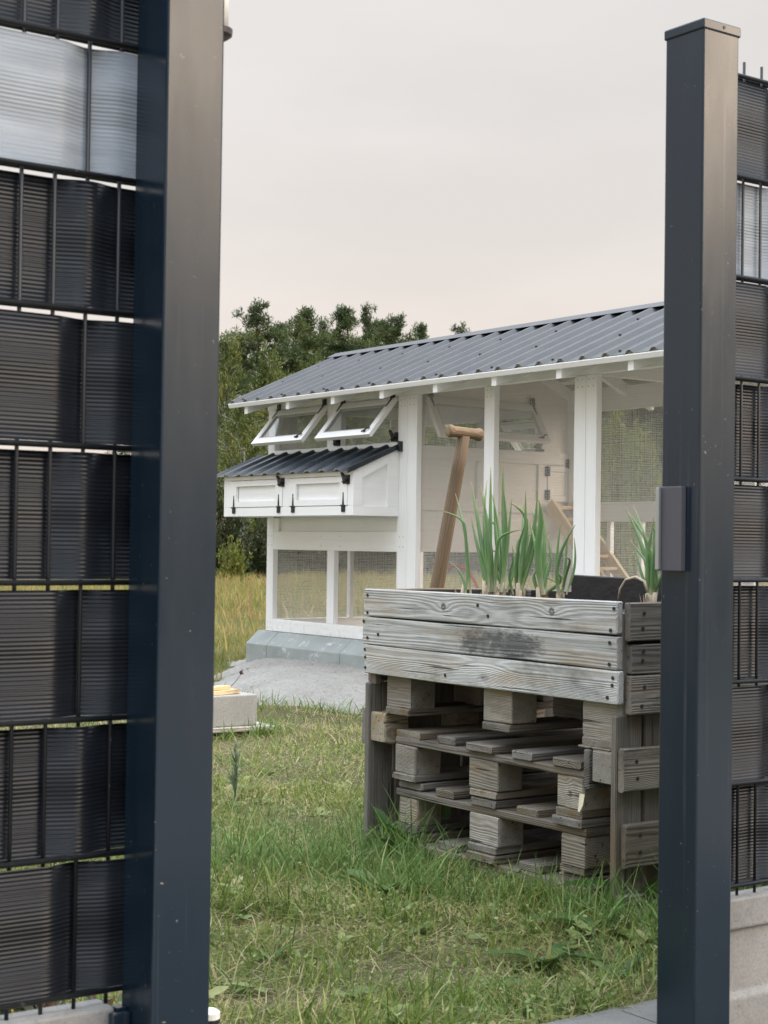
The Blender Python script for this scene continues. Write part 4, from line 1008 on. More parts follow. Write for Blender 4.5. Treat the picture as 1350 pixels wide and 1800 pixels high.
bl.build('blade', MAT['brownmetal'], spade)

# ------------------------------------------------------------------ leeks
def leek(label, bx, by, X, leaves, seed, nbase=3):
    b = at_x(bx, by, X); r = random.Random(seed)
    p = thing('leek_plant', label, 'leek', (b.x, b.y, 0.752), group='leeks growing in the raised bed')
    mb = MB()
    for i in range(nbase):
        o_ = Vector((r.uniform(-.014, .014), r.uniform(-.016, .016), 0)); t_ = Vector((r.uniform(-.012, .012), r.uniform(-.012, .012), 0))
        h = r.uniform(.07, .095)
        mb.tube([Vector((b.x, b.y, .745)) + o_, Vector((b.x, b.y, .745 + h * .5)) + o_ + t_ * .4, Vector((b.x, b.y, .745 + h)) + o_ + t_], [.0075, .0085, .0055], 9)
        # peeling skins
        for q in range(2):
            a = r.uniform(0, 6.28); c = Vector((b.x, b.y, .752 + r.uniform(.0, .02))) + o_; d_ = Vector((math.cos(a), math.sin(a), 0)); e_ = Vector((-math.sin(a), math.cos(a), 0))
            w_ = r.uniform(.006, .010); mb.add([c + d_ * .010 - e_ * w_, c + d_ * .010 + e_ * w_, c + d_ * .018 + e_ * w_ * .7 + Vector((0, 0, .04)), c + d_ * .022 - e_ * w_ * .4 + Vector((0, 0, .055))], [(0, 1, 2, 3)])
    mb.build('stem_base', MAT['leek_base'], p, smooth=True)
    ex_ = [(tx + r.uniform(-14, 14), ty + r.uniform(15, 90), bend + r.uniform(-.6, .6), rad * r.uniform(.55, .85), dX + r.uniform(-.03, .03)) for (tx, ty, bend, rad, dX) in leaves if r.random() < .6 and nbase > 1]
    for (tx, ty, bend, rad, dX) in list(leaves) + ex_:
        tip = at_x(tx, ty, X + dX); base = Vector((b.x + r.uniform(-.012, .012) + dX * .2, b.y + r.uniform(-.014, .014), b.z - 0.012))
        n = 12; V = []; Fq = []; tn = []; kink = r.choice((-1, 1)) * r.uniform(.12, .34) if r.random() < .22 else r.uniform(-.03, .03)
        dirv = tip - base; side = dirv.cross(Vector((0, 0, 1)))
        side = side.normalized() if side.length > 1e-4 else Vector((1, 0, 0))
        view = _F0
        pts = []
        for i in range(n + 1):
            t = i / n
            q = base + Vector((dirv.x * t ** (1.35), dirv.y * t ** (1.35), dirv.z * t)) + (_R * bend * math.sin(t * math.pi) * 0.03 + _R * kink * max(0, t - .62) ** 1.5 + Vector((0, 0, -1)) * abs(kink) * max(0, t - .66) ** 1.3 * .9)
            pts.append(q)
        ns = 8
        for i, q in enumerate(pts):
            t = i / n; rr_ = rad * (0.52 + 0.42 * min(t / .25, 1)) * (1 - max(0, (t - .35) / .65) ** 1.7) + 0.0007
            dd = (pts[min(i + 1, n)] - pts[max(i - 1, 0)]).normalized(); a_ = dd.cross(Vector((.3, .9, .1))).normalized(); b_ = dd.cross(a_)
            for k_ in range(ns):
                an = 2 * math.pi * k_ / ns; V.append(q + a_ * rr_ * math.cos(an) + b_ * rr_ * .8 * math.sin(an)); tn.append(min(0.999, t + 0.02))
        for i in range(n):
            for k_ in range(ns): Fq.append((i*ns+k_, i*ns+(k_+1)%ns, (i+1)*ns+(k_+1)%ns, (i+1)*ns+k_))
        me = np_mesh('leaf', np.array([tuple(q) for q in V]), np.array(Fq), MAT['leek'], np.array(tn), True)
        put(bpy.data.objects.new('leaf', me), p)
    return p
leek('thin leek with three leaves, leftmost in the raised bed', 819, 1040, 3.13, [(797, 864, .6, .0052, .02), (818, 858, -.3, .005, 0), (796, 985, .2, .004, -.02)], 1, 1)
leek('tall dense leek just right of the leftmost thin one in the bed', 857, 1034, 3.15, [(829, 845, -.2, .0068, 0), (845, 852, .2, .0065, .03), (826, 905, -.3, .0058, -.02), (862, 820, .1, .0072, .02), (853, 840, -.4, .0065, .05), (848, 868, .2, .006, -.03), (868, 865, .5, .006, .04)], 2, 3)
leek('tallest leek with a spear-like leaf above the middle of the bed', 880, 1034, 3.17, [(881, 809, .1, .0078, 0), (870, 862, -.4, .007, .03), (888, 852, .3, .006, -.02), (872, 880, .2, .0065, .05), (897, 874, .3, .006, .02), (884, 900, -.2, .006, -.03)], 3, 3)
leek('leek with leaning crossed leaves right of the tallest one', 911, 1038, 3.12, [(925, 860, .3, .007, .0), (934, 848, .2, .0078, .02), (948, 858, .5, .0075, .04), (905, 905, -.2, .006, .03), (923, 910, -.3, .0055, -.02), (918, 880, .2, .0062, .05)], 4, 3)
leek('leek with one broad curved leaf and one folded leaf', 953, 1038, 3.13, [(974, 853, -.9, .0115, 0), (931, 885, .3, .0075, .03), (955, 900, .2, .0075, .02), (942, 985, -.4, .005, -.02), (966, 935, .6, .006, .04)], 5, 2)
leek('small leek with slim leaves beside the black board', 987, 1038, 3.12, [(986, 918, -.2, .0048, 0), (995, 930, .2, .0042, .02), (1013, 921, -.7, .0065, 0), (1009, 945, .5, .004, .03)], 6, 2)
leek('wide fan of leek leaves partly hidden behind the right gate post', 1142, 1048, 3.13, [(1101, 893, .3, .0072, 0), (1107, 897, .6, .0075, .02), (1116, 885, .2, .006, .05), (1152, 905, .2, .0072, .02), (1146, 915, -.2, .0075, .0), (1130, 930, .3, .008, -.02), (1165, 900, .3, .0075, .03), (1158, 930, -.2, .007, -.02), (1138, 945, .3, .007, .04)], 7, 4)
# folded-over leaf hanging from the right leek
mb = MB(); q = [at_x(x_, y_, 3.10) for x_, y_ in ((1138, 1040), (1133, 1022), (1118, 1014), (1100, 1019), (1090, 1035), (1087, 1054))]
fl = mb.tube(q, [.004, .004, .0038, .0035, .003, .003], 7).build('drooping_leaf', MAT['leek_base'], None, smooth=True)
tag(fl, 'dry leek leaf arched over the right end of the bed', 'leaf')
# ------------------------------------------------------------------ foliage helpers
def leaf_quads(C, size, rs, aspect=0.5, D=None, spread=1.0):
    """one small four-sided leaf per centre; D gives preferred leaf directions"""
    n = len(C)
    d = rs.normal(0, 1, (n, 3))
    if D is not None: d = D + d * spread
    d /= np.linalg.norm(d, axis=1, keepdims=True) + 1e-9
    e = np.cross(d, rs.normal(0, 1, (n, 3))); e /= np.linalg.norm(e, axis=1, keepdims=True) + 1e-9
    s = (size * rs.uniform(0.6, 1.4, n))[:, None]
    V = np.stack([C - d * s, C + e * s * aspect, C + d * s, C - e * s * aspect], 1).reshape(-1, 3)
    F = np.arange(4 * n).reshape(n, 4)
    return V, F
def tree_obj(name, label, kind_mat, bark, px, py_top, D, wpx, mesh_pair, group, rz, zs=1.0):
    """place a tree: centre column px, top at py_top, at forward distance D"""
    base = at_d(px, 956, D); top = at_d(px, py_top, D); wid = wpx / FPX * D
    h = top.z + 0.1
    o = thing(name, label, 'tree' if 'shrub' not in name else 'shrub', (base.x, base.y, -0.05), rz, group)
    crown, trunk, h0, r0 = mesh_pair
    sx = wid / 2 / r0; sz = h / h0
    S = Matrix.Diagonal((sx, sx, sz, 1))
    for nm, me in (('trunk', trunk), ('crown', crown)):
        if me is None: continue
        c = bpy.data.objects.new(nm, me); put(c, o, WM[o.name] @ S)
    return o
def pine_mesh(seed, h=10.0, r=2.2, low=0.12):
    rs = np.random.RandomState(seed); rn = random.Random(seed)
    tr = MB(); n = 12
    tr.tube([(0.12 * math.sin(i * .8 + seed), 0.12 * math.cos(i * .6), h * .97 * i / n) for i in range(n + 1)], [0.16 * (1 - .9 * i / n) + .01 for i in range(n + 1)], 7)
    C = []; Dv = []
    z = h * low
    while z < h * 0.985:
        u = z / h
        rad = r * (0.62 + 0.45 * math.sin(min(1, (u - low) / .45) * 1.57)) * (1 - max(0, (u - .28) / .72) ** 1.35) + 0.10
        for b in range(rn.randint(5, 8)):
            a = rn.uniform(0, 6.283); L = rad * rn.uniform(.5, 1.3) * (1 + .2 * math.sin(a * 2 + seed + z * .9)); up = 0.10 + 0.40 * u * u + rn.uniform(-.12, .25)
            tip = np.array([math.cos(a) * L, math.sin(a) * L, z + L * up])
            tr.tube([(0, 0, z), (tip[0] * .5, tip[1] * .5, z + L * up * .4), tuple(tip)], [.035 * (1.1 - u), .02, .006], 4, cap=False)
            nc = max(2, int(L * 9.0))
            for c in range(nc):
                t = rn.uniform(.30, 1.08) ** .8; p = np.array([0, 0, z]) * (1 - t) + tip * t + rs.normal(0, .15 - .05 * u + .07 * L, 3) * [1, 1, .7]
                m = rn.randint(36, 48); g = rs.normal(0, 1, (m, 3)); g /= np.linalg.norm(g, axis=1, keepdims=True)
                C.append(p + g * rs.uniform(.06, .26, (m, 1)) * (1.12 - .3 * u) * [1, 1, .9]); Dv.append(g + [0, 0, .5])
        z += h * rn.uniform(.028, .048)
    C = np.concatenate(C); Dv = np.concatenate(Dv)
    V, F = leaf_quads(C, 0.078, rs, .22, Dv, .5)
    # tint varies clump by clump (young shoots paler), never with light
    cl = np.clip(.5 + .28 * np.sin(C[:, 0] * 2.7 + seed) * np.sin(C[:, 1] * 3.1) + .2 * np.sin(C[:, 2] * 3.7) + rs.normal(0, .16, len(C)), 0, 1)
    me = np_mesh('pine_crown', V, F, MAT['pine'], np.repeat(cl, 4)); tm = tr.mesh('pine_trunk', True); tm.materials.append(MAT['bark'])
    return me, tm, float(np.percentile(V[:, 2], 99.9)), r
def birch_mesh(seed, h=9.0, r=2.2, low=0.06, mat='birch', leaf=.062, dens=1.0):
    rs = np.random.RandomState(seed); rn = random.Random(seed)
    tr = MB(); n = 12
    tr.tube([(0.15 * math.sin(i * .5 + seed), 0.15 * math.cos(i * .45), h * .95 * i / n) for i in range(n + 1)], [0.11 * (1 - .92 * i / n) + .006 for i in range(n + 1)], 7)
    C = []; Dv = []
    for b in range(int(105 * dens)):
        u = low + (0.96 - low) * rn.random() ** .85; z = u * h; a = rn.uniform(0, 6.283)
        rad = r * (math.sin(min(1, (u - low + .12) / .4) * 1.57)) * (1 - max(0, (u - .4) / .62) ** 1.6) + .12
        L = rad * rn.uniform(.55, 1.15)
        tip = np.array([math.cos(a) * L, math.sin(a) * L, z + L * rn.uniform(.25, .8)])
        tr.tube([(0, 0, z - L * .2), (tip[0] * .45, tip[1] * .45, z + (tip[2] - z) * .7), tuple(tip)], [.028 * (1.1 - u), .014, .004], 4, cap=False)
        for k_ in range(rn.randint(5, 9)):
            t = rn.uniform(.25, 1.0); s0 = np.array([0, 0, z]) * (1 - t) + tip * t + rs.normal(0, .18, 3)
            ln = rn.uniform(.4, 1.3) * (1 - .5 * u); m = int(ln * 22) + 6; q = rs.uniform(0, 1, (m, 1))
            sway = rs.normal(0, .18, 3) * [1, 1, 0]
            P = s0 + q * (sway + [0, 0, -ln]) + rs.normal(0, .065, (m, 3)); C.append(P); Dv.append(np.tile([0, 0, -.8], (m, 1)))
    C = np.concatenate(C); Dv = np.concatenate(Dv)
    V, F = leaf_quads(C, leaf, rs, .62, Dv, .8)
    cl = np.clip(.48 + .25 * np.sin(C[:, 0] * 2.1 + seed) * np.sin(C[:, 2] * 1.7) + rs.normal(0, .2, len(C)), 0, 1)
    me = np_mesh('birch_crown', V, F, MAT[mat], np.repeat(cl, 4)); tm = tr.mesh('birch_trunk', True); tm.materials.append(MAT['birch_bark'] if mat == 'birch' else MAT['bark'])
    return me, tm, h, r
def shrub_mesh(seed, h=2.0, r=1.2, mat='dark_leaf', leaf=.06, n=60, per=70):
    rs = np.random.RandomState(seed); rn = random.Random(seed); tr = MB(); C = []; Dv = []
    for i in range(n):
        a = rn.uniform(0, 6.283); el = rn.uniform(.15, 1.5); L = rn.uniform(.55, 1.08)
        tip = np.array([math.cos(a) * math.cos(el) * r, math.sin(a) * math.cos(el) * r, math.sin(el) * h * .95 + .05]) * L
        tr.tube([(rn.uniform(-.1, .1), rn.uniform(-.1, .1), 0), tuple(tip * [.35, .35, .55]), tuple(tip)], [.022, .013, .003], 4, cap=False)
        t = rs.uniform(.3, 1.05, (per, 1)); P = np.array([0, 0, .03]) * (1 - t) + tip * t + rs.normal(0, .09 * r, (per, 3)) * (1.1 - .7 * t); P[:, 2] = np.abs(P[:, 2])
        C.append(P); Dv.append(np.tile(tip / (np.linalg.norm(tip) + .01), (per, 1)))
    C = np.concatenate(C); Dv = np.concatenate(Dv); V, F = leaf_quads(C, leaf, rs, .42, Dv, .6)
    cl = np.clip(.5 + .22 * np.sin(C[:, 0] * 4 + seed) * np.sin(C[:, 2] * 5) + rs.normal(0, .22, len(C)), 0, 1)
    me = np_mesh('shrub_crown', V, F, MAT[mat], np.repeat(cl, 4)); tm = tr.mesh('shrub_stems', True); tm.materials.append(MAT['bark'])
    return me, tm, h, r

P1, P2, P3 = pine_mesh(1), pine_mesh(2, r=2.0), pine_mesh(3, r=1.7, low=.2)
B1, B2, B3 = birch_mesh(4), birch_mesh(5, r=1.9), birch_mesh(6, r=2.4)
DS1, DS2 = shrub_mesh(7), shrub_mesh(8, h=2.2)
BS = shrub_mesh(9, h=1.0, r=.60, mat='bright_leaf', leaf=.04, n=80, per=40)
gp = 'pines of the wood behind the coop'; gb = 'birches in front of the pine wood'; gs = 'dark shrubs at the foot of the wood'
tp = [  # px, top y, distance, width px, mesh, label
 (452, 535, 62, 228, P1, 'pine with pointed crown, tallest in the wood left of the roof'),
 (530, 546, 64, 228, P2, 'broad pine second from the left in the skyline above the roof end'),
 (600, 543, 66, 167, P3, 'dark pine third from the left in the skyline'),
 (641, 541, 68, 152, P1, 'slender pine with ragged top in the middle of the skyline'),
 (694, 558, 68, 167, P2, 'rounded pine right of the ragged slender one'),
 (736, 572, 74, 113, P3, 'small lone pine top standing over the roof ridge'),
 (803, 575, 76, 159, P1, 'low flat pine top just clearing the ridge, rightmost in the skyline'),
 (340, 575, 60, 228, P2, 'pine mostly hidden behind the left gate post'),
 (880, 600, 74, 213, P2, 'pine behind the coop seen through the wire left of the middle post'),
 (975, 600, 74, 228, P3, 'pine behind the coop seen through the wire of the second bay'),
 (1075, 600, 72, 228, P1, 'dark pine behind the bright tree seen through the right bay'),
 (1160, 590, 72, 244, P2, 'dark pine behind the right gate post'),
 (1270, 600, 74, 244, P1, 'pine hidden behind the right fence panel'),
 (490, 572, 70, 146, P3, 'darker pine filling the dip between the two leftmost tall pines'),
 (566, 566, 72, 146, P1, 'darker pine filling the dip left of the middle skyline'),
 (667, 566, 74, 134, P3, 'narrow pine behind the ragged slender one'),
 (415, 590, 68, 158, P2, 'pine behind the tall birch by the left post'),
]
for i, (px, ty, D, w, mp, lb) in enumerate(tp): tree_obj('pine_tree', lb, None, None, px, ty, D, w, mp, gp, i * 1.7)
tb_ = [
 (392, 578, 50, 120, B3, 'tall birch against the left gate post'),
 (470, 612, 50, 130, B1, 'yellowish birch in front of the tallest pine'),
 (552, 610, 52, 110, B2, 'yellow green birch beside the left end of the roof'),
 (425, 690, 44, 150, B3, 'drooping birch below the roof corner'),
 (500, 720, 46, 150, B1, 'birch hidden behind the open windows'),
 (620, 640, 56, 140, B2, 'birch behind the left half of the roof'),
 (720, 690, 52, 170, B3, 'birch seen through the hen house windows'),
 (835, 700, 52, 170, B1, 'birch behind the second bay of the run'),
 (930, 720, 52, 170, B2, 'birch behind the ladder bay of the run'),
]
for i, (px, ty, D, w, mp, lb) in enumerate(tb_): tree_obj('birch_tree', lb, None, None, px, ty, D, w, mp, gb, i * 2.3)
Y1 = birch_mesh(14, h=4.0, r=1.3, low=.02, mat='bright_leaf', leaf=.05, dens=.7)
tree_obj('young_tree', 'bright young tree with pointed top seen through the right bay', None, None, 1078, 735, 27, 110, Y1, None, .3)
tree_obj('young_tree', 'bright young tree with orange tinged top leaning to the right post', None, None, 1122, 765, 28, 120, Y1, None, 2.1)
for i, (px, ty, D, w, mp, lb) in enumerate([
 (395, 850, 40, 150, DS1, 'dark shrub at the foot of the birches by the left post'),
 (455, 895, 38, 130, DS2, 'dark rounded shrub behind the coop corner'),
 (540, 880, 44, 190, DS1, 'dark shrub seen through the lower left wire bay'),
 (650, 890, 44, 190, DS2, 'dark shrub seen through the lower wire beside the two-board post'),
 (780, 885, 46, 210, DS1, 'dark shrub behind the spade handle beyond the run'),
 (900, 880, 46, 200, DS2, 'dark shrub behind the leeks beyond the run'),
 (1020, 850, 44, 200, DS1, 'dark shrub behind the right post of the middle bay'),
 (1130, 860, 42, 200, DS2, 'dark shrub at the foot of the bright young trees')]):
    tree_obj('dark_shrub', lb, None, None, px, ty, D, w, mp, gs, i * 1.1)
tree_obj('willow_shrub', 'bright yellow green willow shrub at the meadow edge left of the coop', None, None, 411, 950, 37, 82, BS, None, .6)

# ------------------------------------------------------------------ grass
def leaf_shape(L, W, fold, curl, rs_, wavy=.06):
    n = 8; V = []; 
    for i in range(n + 1):
        t = i / n; ww = W * (math.sin(math.pi * min(1, t * .92 + .08)) ** .8) * (1 - .25 * t); x = L * t; z = curl * L * t * t
        for s in (-1, -.5, 0, .5, 1): V.append((x, s * ww / 2, z + abs(s) * fold * ww + wavy * ww * math.sin(t * 11 + s * 2) * abs(s)))
    F = []
    for i in range(n):
        for j in range(4): a = i * 5 + j; F.append((a, a + 1, a + 6, a + 5))
    return np.array(V), np.array(F)
LEAFM = [leaf_shape(1, .34, .15, c, None) for c in (-.35, -.15, .05, -.6)]
def blades(P, h, w, az, lean, bend, rs, tint, nseg=3):
    """tapering curved blades; P roots (n,3)"""
    n = len(P); d = np.stack([np.cos(az), np.sin(az), np.zeros(n)], 1); s = np.stack([-np.sin(az), np.cos(az), np.zeros(n)], 1)
    tw = rs.uniform(-1.2, 1.2, n); s = s * np.cos(tw)[:, None] + d * np.sin(tw)[:, None]
    rows = []
    for i in range(nseg):
        t = i / nseg; an = lean + bend * t
        # arc integrated in closed form steps
        rows.append((t, an))
    V = np.zeros((n, 2 * nseg + 1, 3)); p = P.copy(); st = h / nseg
    for i in range(nseg + 1):
        t = i / nseg; ww = w * (1 - t ** 1.6) * (0.75 + .5 * min(t * 3, 1) * .5)
        if i < nseg:
            V[:, 2*i] = p - s * (ww / 2)[:, None]; V[:, 2*i+1] = p + s * (ww / 2)[:, None]
        else: V[:, 2*i] = p
        an = lean + bend * (t + .5 / nseg)
        p = p + (d * np.sin(an)[:, None] + np.array([0, 0, 1.0]) * np.cos(an)[:, None]) * st[:, None]
        p[:, 2] = np.maximum(p[:, 2], P[:, 2] + 0.003)
    nv = 2 * nseg + 1; tri = []
    for i in range(nseg - 1):
        tri += [(2*i, 2*i+1, 2*i+3), (2*i, 2*i+3, 2*i+2)]
    tri.append((2*nseg-2, 2*nseg-1, 2*nseg))
    F = (np.arange(n)[:, None, None] * nv + np.array(tri)[None]).reshape(-1, 3)
    return V.reshape(-1, 3), F, np.repeat(tint, nv)
def clear(x, y, tall=False):
    k = (y > 2.408)
    k &= ~((x > 2.99) & (x < 3.70) & (y > 3.05) & (y < 4.24))
    k &= ~((x > apron_edge(y) + 0.06) & (x < 8.2) & (y > 4.4) & (y < 10.95))
    k &= ~((x > 3.90) & (x < 4.40) & (y > 6.95) & (y < 7.35))
    return k
def patch(x, y):
    return np.sin(x * 1.9 + 1.3 * np.sin(y * 1.1)) * np.sin(y * 2.3 + 1.1 * np.sin(x * 1.7)) + .6 * np.sin(x * 5.1 + y * 3.3)
rs = np.random.RandomState(77)
def scatter(n, dmin, dmax, a0, a1):
    """points in a fan in front of the gate (polar round the camera foot), denser nearby"""
    r = np.sqrt(rs.uniform(dmin ** 2, dmax ** 2, n)); a = rs.uniform(a0, a1, n)
    ang = TH + a; return r * np.sin(ang), r * np.cos(ang)
VV = []; FF = []; TT = []; off = 0
def emit(V, F, t):
    global off
    VV.append(V); FF.append(F + off); TT.append(t); off += len(V)
def lawn(n, dmin, dmax, a0, a1, hs, ws):
    x, y = scatter(n, dmin, dmax, a0, a1); k = clear(x, y); x, y = x[k], y[k]; n = len(x)
    pt = patch(x, y); dry = 1 / (1 + np.exp(-(pt * 1.1 + (x - 3.6) * .35 + (y - 6.2) * .35)))
    h = hs * rs.uniform(.35, 1.5, n) * (1.0 - .25 * dry) * (1 + .35 * np.sin(x * 9 + 2 * np.sin(y * 7)) * np.sin(y * 11)); w = ws * np.exp(rs.normal(0, .42, n))
    lean = rs.uniform(.15, 1.45, n); bend = rs.uniform(-.2, 1.3, n); az = rs.uniform(0, 6.283, n) * .7 + 2.6 * np.sin(x * 3.3 + 1.7 * np.sin(y * 4.1)) + rs.normal(0, .8, n)
    pf = np.sin(x * 7.3 + 1.9 * np.sin(y * 5.1)) * np.sin(y * 8.7 + 1.7 * np.sin(x * 6.3)) + .5 * np.sin(x * 17 + y * 13)
    kp = rs.uniform(0, 1, n) < np.clip(.95 - .45 * np.clip(-pf - .35, 0, 1), 0, 1); h = h * np.clip(1 + .45 * pf, .35, 1.7)
    tint = np.where(rs.uniform(0, 1, n) < np.clip(.17 + .30 * dry - .22 * pf, .03, .85), rs.uniform(.7, 1.0, n), np.clip(rs.uniform(0, .66, n) - .12 * pf + .05, 0, .68))
    h = np.where(kp, h, .012)
    P = np.stack([x, y, ground_h(x, y) - .004], 1)
    emit(*blades(P, h, w, az, lean, bend, rs, tint))
lawn(100000, 2.6, 6.4, -.24, .24, .060, .0030)
lawn(40000, 5.8, 13.0, -.24, .24, .075, .0046)
lawn(34000, 2.5, 10.0, -.75, .75, .075, .005)
# dead thatch lying between the blades
x, y = scatter(26000, 2.6, 8.5, -.24, .24); k_ = clear(x, y); x, y = x[k_], y[k_]; n = len(x)
emit(*blades(np.stack([x, y, ground_h(x, y) + rs.uniform(.002, .022, n)], 1), rs.uniform(.04, .13, n), rs.uniform(.0015, .0032, n), rs.uniform(0, 6.283, n), rs.uniform(1.25, 1.55, n), rs.uniform(-.1, .3, n), rs, rs.uniform(.70, 1.0, n)))
o = bpy.data.objects.new('lawn_grass', np_mesh('lawn_grass', np.concatenate(VV), np.concatenate(FF), MAT['grass'], np.concatenate(TT))); put(o)
tag(o, 'short matted green and straw coloured lawn grass', 'grass', kind='stuff')

# small round-leaved weeds woven through the lawn
n = 26000; x, y = scatter(n, 2.7, 7.5, -.26, .26); k_ = clear(x, y) & (patch(x * 2.3 + 5, y * 2.1) > -.15); x, y = x[k_], y[k_]; n = len(x)
C = np.stack([x, y, ground_h(x, y) + rs.uniform(.008, .05, n)], 1)
V, F = leaf_quads(C, .0064, rs, .7, np.tile([.6, 0, .25], (n, 1)), .9)
o = bpy.data.objects.new('lawn_weeds', np_mesh('lawn_weeds', V, F, MAT['clover'], np.repeat(rs.uniform(0, 1, n) ** 1.3, 4))); put(o)
tag(o, 'small round leaved weeds scattered through the lawn', 'weeds', kind='stuff')

VVr = []; FFr = []; TTr = []; of_ = 0; rb = random.Random(8)
for i in range(150):
    x_, y_ = scatter(1, 2.75, 7.0, -.2, .2)
    if not clear(x_, y_)[0]: continue
    gz = float(ground_h(x_, y_)[0]); sz = rb.uniform(.022, .062); tn = rb.random()
    for j in range(rb.randint(4, 8)):
        V, F = LEAFM[rb.randint(0, 3)]; M_ = np.array((T(x_[0], y_[0], gz + .012) @ Matrix.Rotation(rb.uniform(0, 6.28), 4, 'Z') @ Matrix.Rotation(-rb.uniform(.0, .8), 4, 'Y') @ Matrix.Rotation(rb.uniform(-.5, .5), 4, 'X') @ Matrix.Scale(sz * rb.uniform(.6, 1.2), 4)))
        V = np.concatenate([V * [1, 1.5, 1], np.ones((len(V), 1))], 1) @ M_.T
        VVr.append(V[:, :3]); FFr.append(F + of_); TTr.append(np.full(len(V), min(1, max(0, tn + rb.uniform(-.2, .2))))); of_ += len(V)
o = bpy.data.objects.new('lawn_rosettes', np_mesh('lawn_rosettes', np.concatenate(VVr), np.concatenate(FFr), MAT['clover'], np.concatenate(TTr), True)); put(o)
tag(o, 'flat broad leaved rosettes dotted through the lawn', 'weeds', kind='stuff')

# taller grass round the pallets, the post feet and the apron edge
VV = []; FF = []; TT = []; off = 0
def tuft(cx, cy, rad, n, hs, ws, lean0=.05, lean1=.7):
    x = cx + rs.normal(0, rad, n); y = cy + rs.normal(0, rad, n); k = clear(x, y); x, y = x[k], y[k]; n = len(x)
    if n == 0: return
    h = hs * rs.uniform(.4, 1.25, n); w = ws * rs.uniform(.6, 1.4, n)
    emit(*blades(np.stack([x, y, ground_h(x, y) - .004], 1), h, w, rs.uniform(0, 6.283, n), rs.uniform(lean0, lean1, n), rs.uniform(.2, 1.5, n), rs, np.where(rs.uniform(0, 1, n) < .08, rs.uniform(.86, 1, n), rs.uniform(0, .82, n)), 4))
for yy in np.arange(3.0, 4.25, .05): tuft(2.92 + rs.uniform(-.08, .04), yy, .04, int(rs.uniform(8, 44)), rs.uniform(.05, .21) * (1.25 if yy > 3.75 else .85), .0052)
for i in range(40): tuft(2.72 + rs.normal(0, .14), 3.40 + rs.normal(0, .40), .05, int(rs.uniform(12, 46)), rs.uniform(.06, .19), .0050)
for i in range(14): tuft(2.95 + rs.normal(0, .10), 2.82 + rs.normal(0, .09), .05, int(rs.uniform(12, 44)), rs.uniform(.07, .19), .0052)
for i in range(40): tuft(2.66 + rs.normal(0, .14), 4.10 + rs.normal(0, .24), .05, int(rs.uniform(12, 42)), rs.uniform(.08, .20), .0050)
for i in range(10): tuft(3.0 + rs.uniform(0, .6), 2.93 + rs.normal(0, .05), .04, 40, .20, .005)
for i in range(14): tuft(3.0 + rs.uniform(0, .6), 4.36 + rs.normal(0, .05), .05, 34, .16, .005)
for yy in np.arange(5.2, 9.0, .09): tuft(float(apron_edge(np.array(yy))) + rs.uniform(-.08, .06), yy, .05, 20, .12, .006)
for i in range(10): tuft(3.95 + rs.uniform(-.05, .4), 6.92 + rs.normal(0, .04), .05, 30, .11, .006)
for i in range(40): tuft(2.2 + rs.uniform(-.9, .8), 2.62 + rs.normal(0, .09), .05, 26, .095, .0042, .3, 1.2)
for i in range(8): tuft(1.45 + rs.normal(0, .06), 2.58 + rs.normal(0, .06), .04, 24, .09, .004)
for i in range(22):
    x_, y_ = scatter(1, 3.4, 8.5, -.2, .15); tuft(x_[0], y_[0], .05, 30, .13, .0048, .1, .9)
o = bpy.data.objects.new('tall_grass', np_mesh('tall_grass', np.concatenate(VV), np.concatenate(FF), MAT['grass_tall'], np.concatenate(TT))); put(o)
tag(o, 'taller dark green grass growing along the pallets and the edges', 'grass', kind='stuff')

# meadow beyond the coop
VV = []; FF = []; TT = []; off = 0
def mead(n, dmin, dmax, a0, a1, hs, ws, extra=0.0):
    x, y = scatter(n, dmin, dmax, a0, a1); k = ~((x > apron_edge(y) + .03) & (x < 8.3) & (y > 4.3) & (y < 10.95)) & (y > 8.2); x, y = x[k], y[k]; n = len(x)
    pt = patch(x * .35, y * .35); h = hs * rs.uniform(.4, 1.3, n) * (1 + .25 * pt); w = ws * rs.uniform(.6, 1.4, n)
    tint = np.clip(.42 + .17 * pt + rs.normal(0, .22, n) + extra, 0, 1); tint = np.where(tint > .93, np.where(rs.uniform(0, 1, n) < .6, .8, tint), tint)
    emit(*blades(np.stack([x, y, ground_h(x, y) - .01], 1), np.maximum(h, .03), w, rs.uniform(0, 6.283, n), rs.uniform(0, .6, n), rs.uniform(0, .8, n), rs, tint))
mead(30000, 10.5, 16, -.22, .24, .075, .008, -.08)
mead(32000, 15, 25, -.22, .26, .10, .010, -.05)
mead(38000, 22, 46, -.24, .28, .27, .017, .03)
mead(12000, 12, 46, -.8, .8, .25, .026)
x, y = scatter(2200, 18, 42, -.24, .28); kk = (patch(x * .6, y * .6) > .25) & ~((x > 4.9) & (x < 8.3) & (y < 11.4)); x, y = x[kk], y[kk]; n = len(x)
emit(*blades(np.stack([x, y, ground_h(x, y)], 1), rs.uniform(.15, .42, n), np.full(n, .02), rs.uniform(0, 6.28, n), rs.uniform(0, .25, n), rs.uniform(0, .3, n), rs, np.full(n, .99)))
o = bpy.data.objects.new('meadow_grass', np_mesh('meadow_grass', np.concatenate(VV), np.concatenate(FF), MAT['meadow'], np.concatenate(TT))); put(o)
tag(o, 'dry yellow and rust meadow grass stretching to the wood', 'grass', kind='stuff')

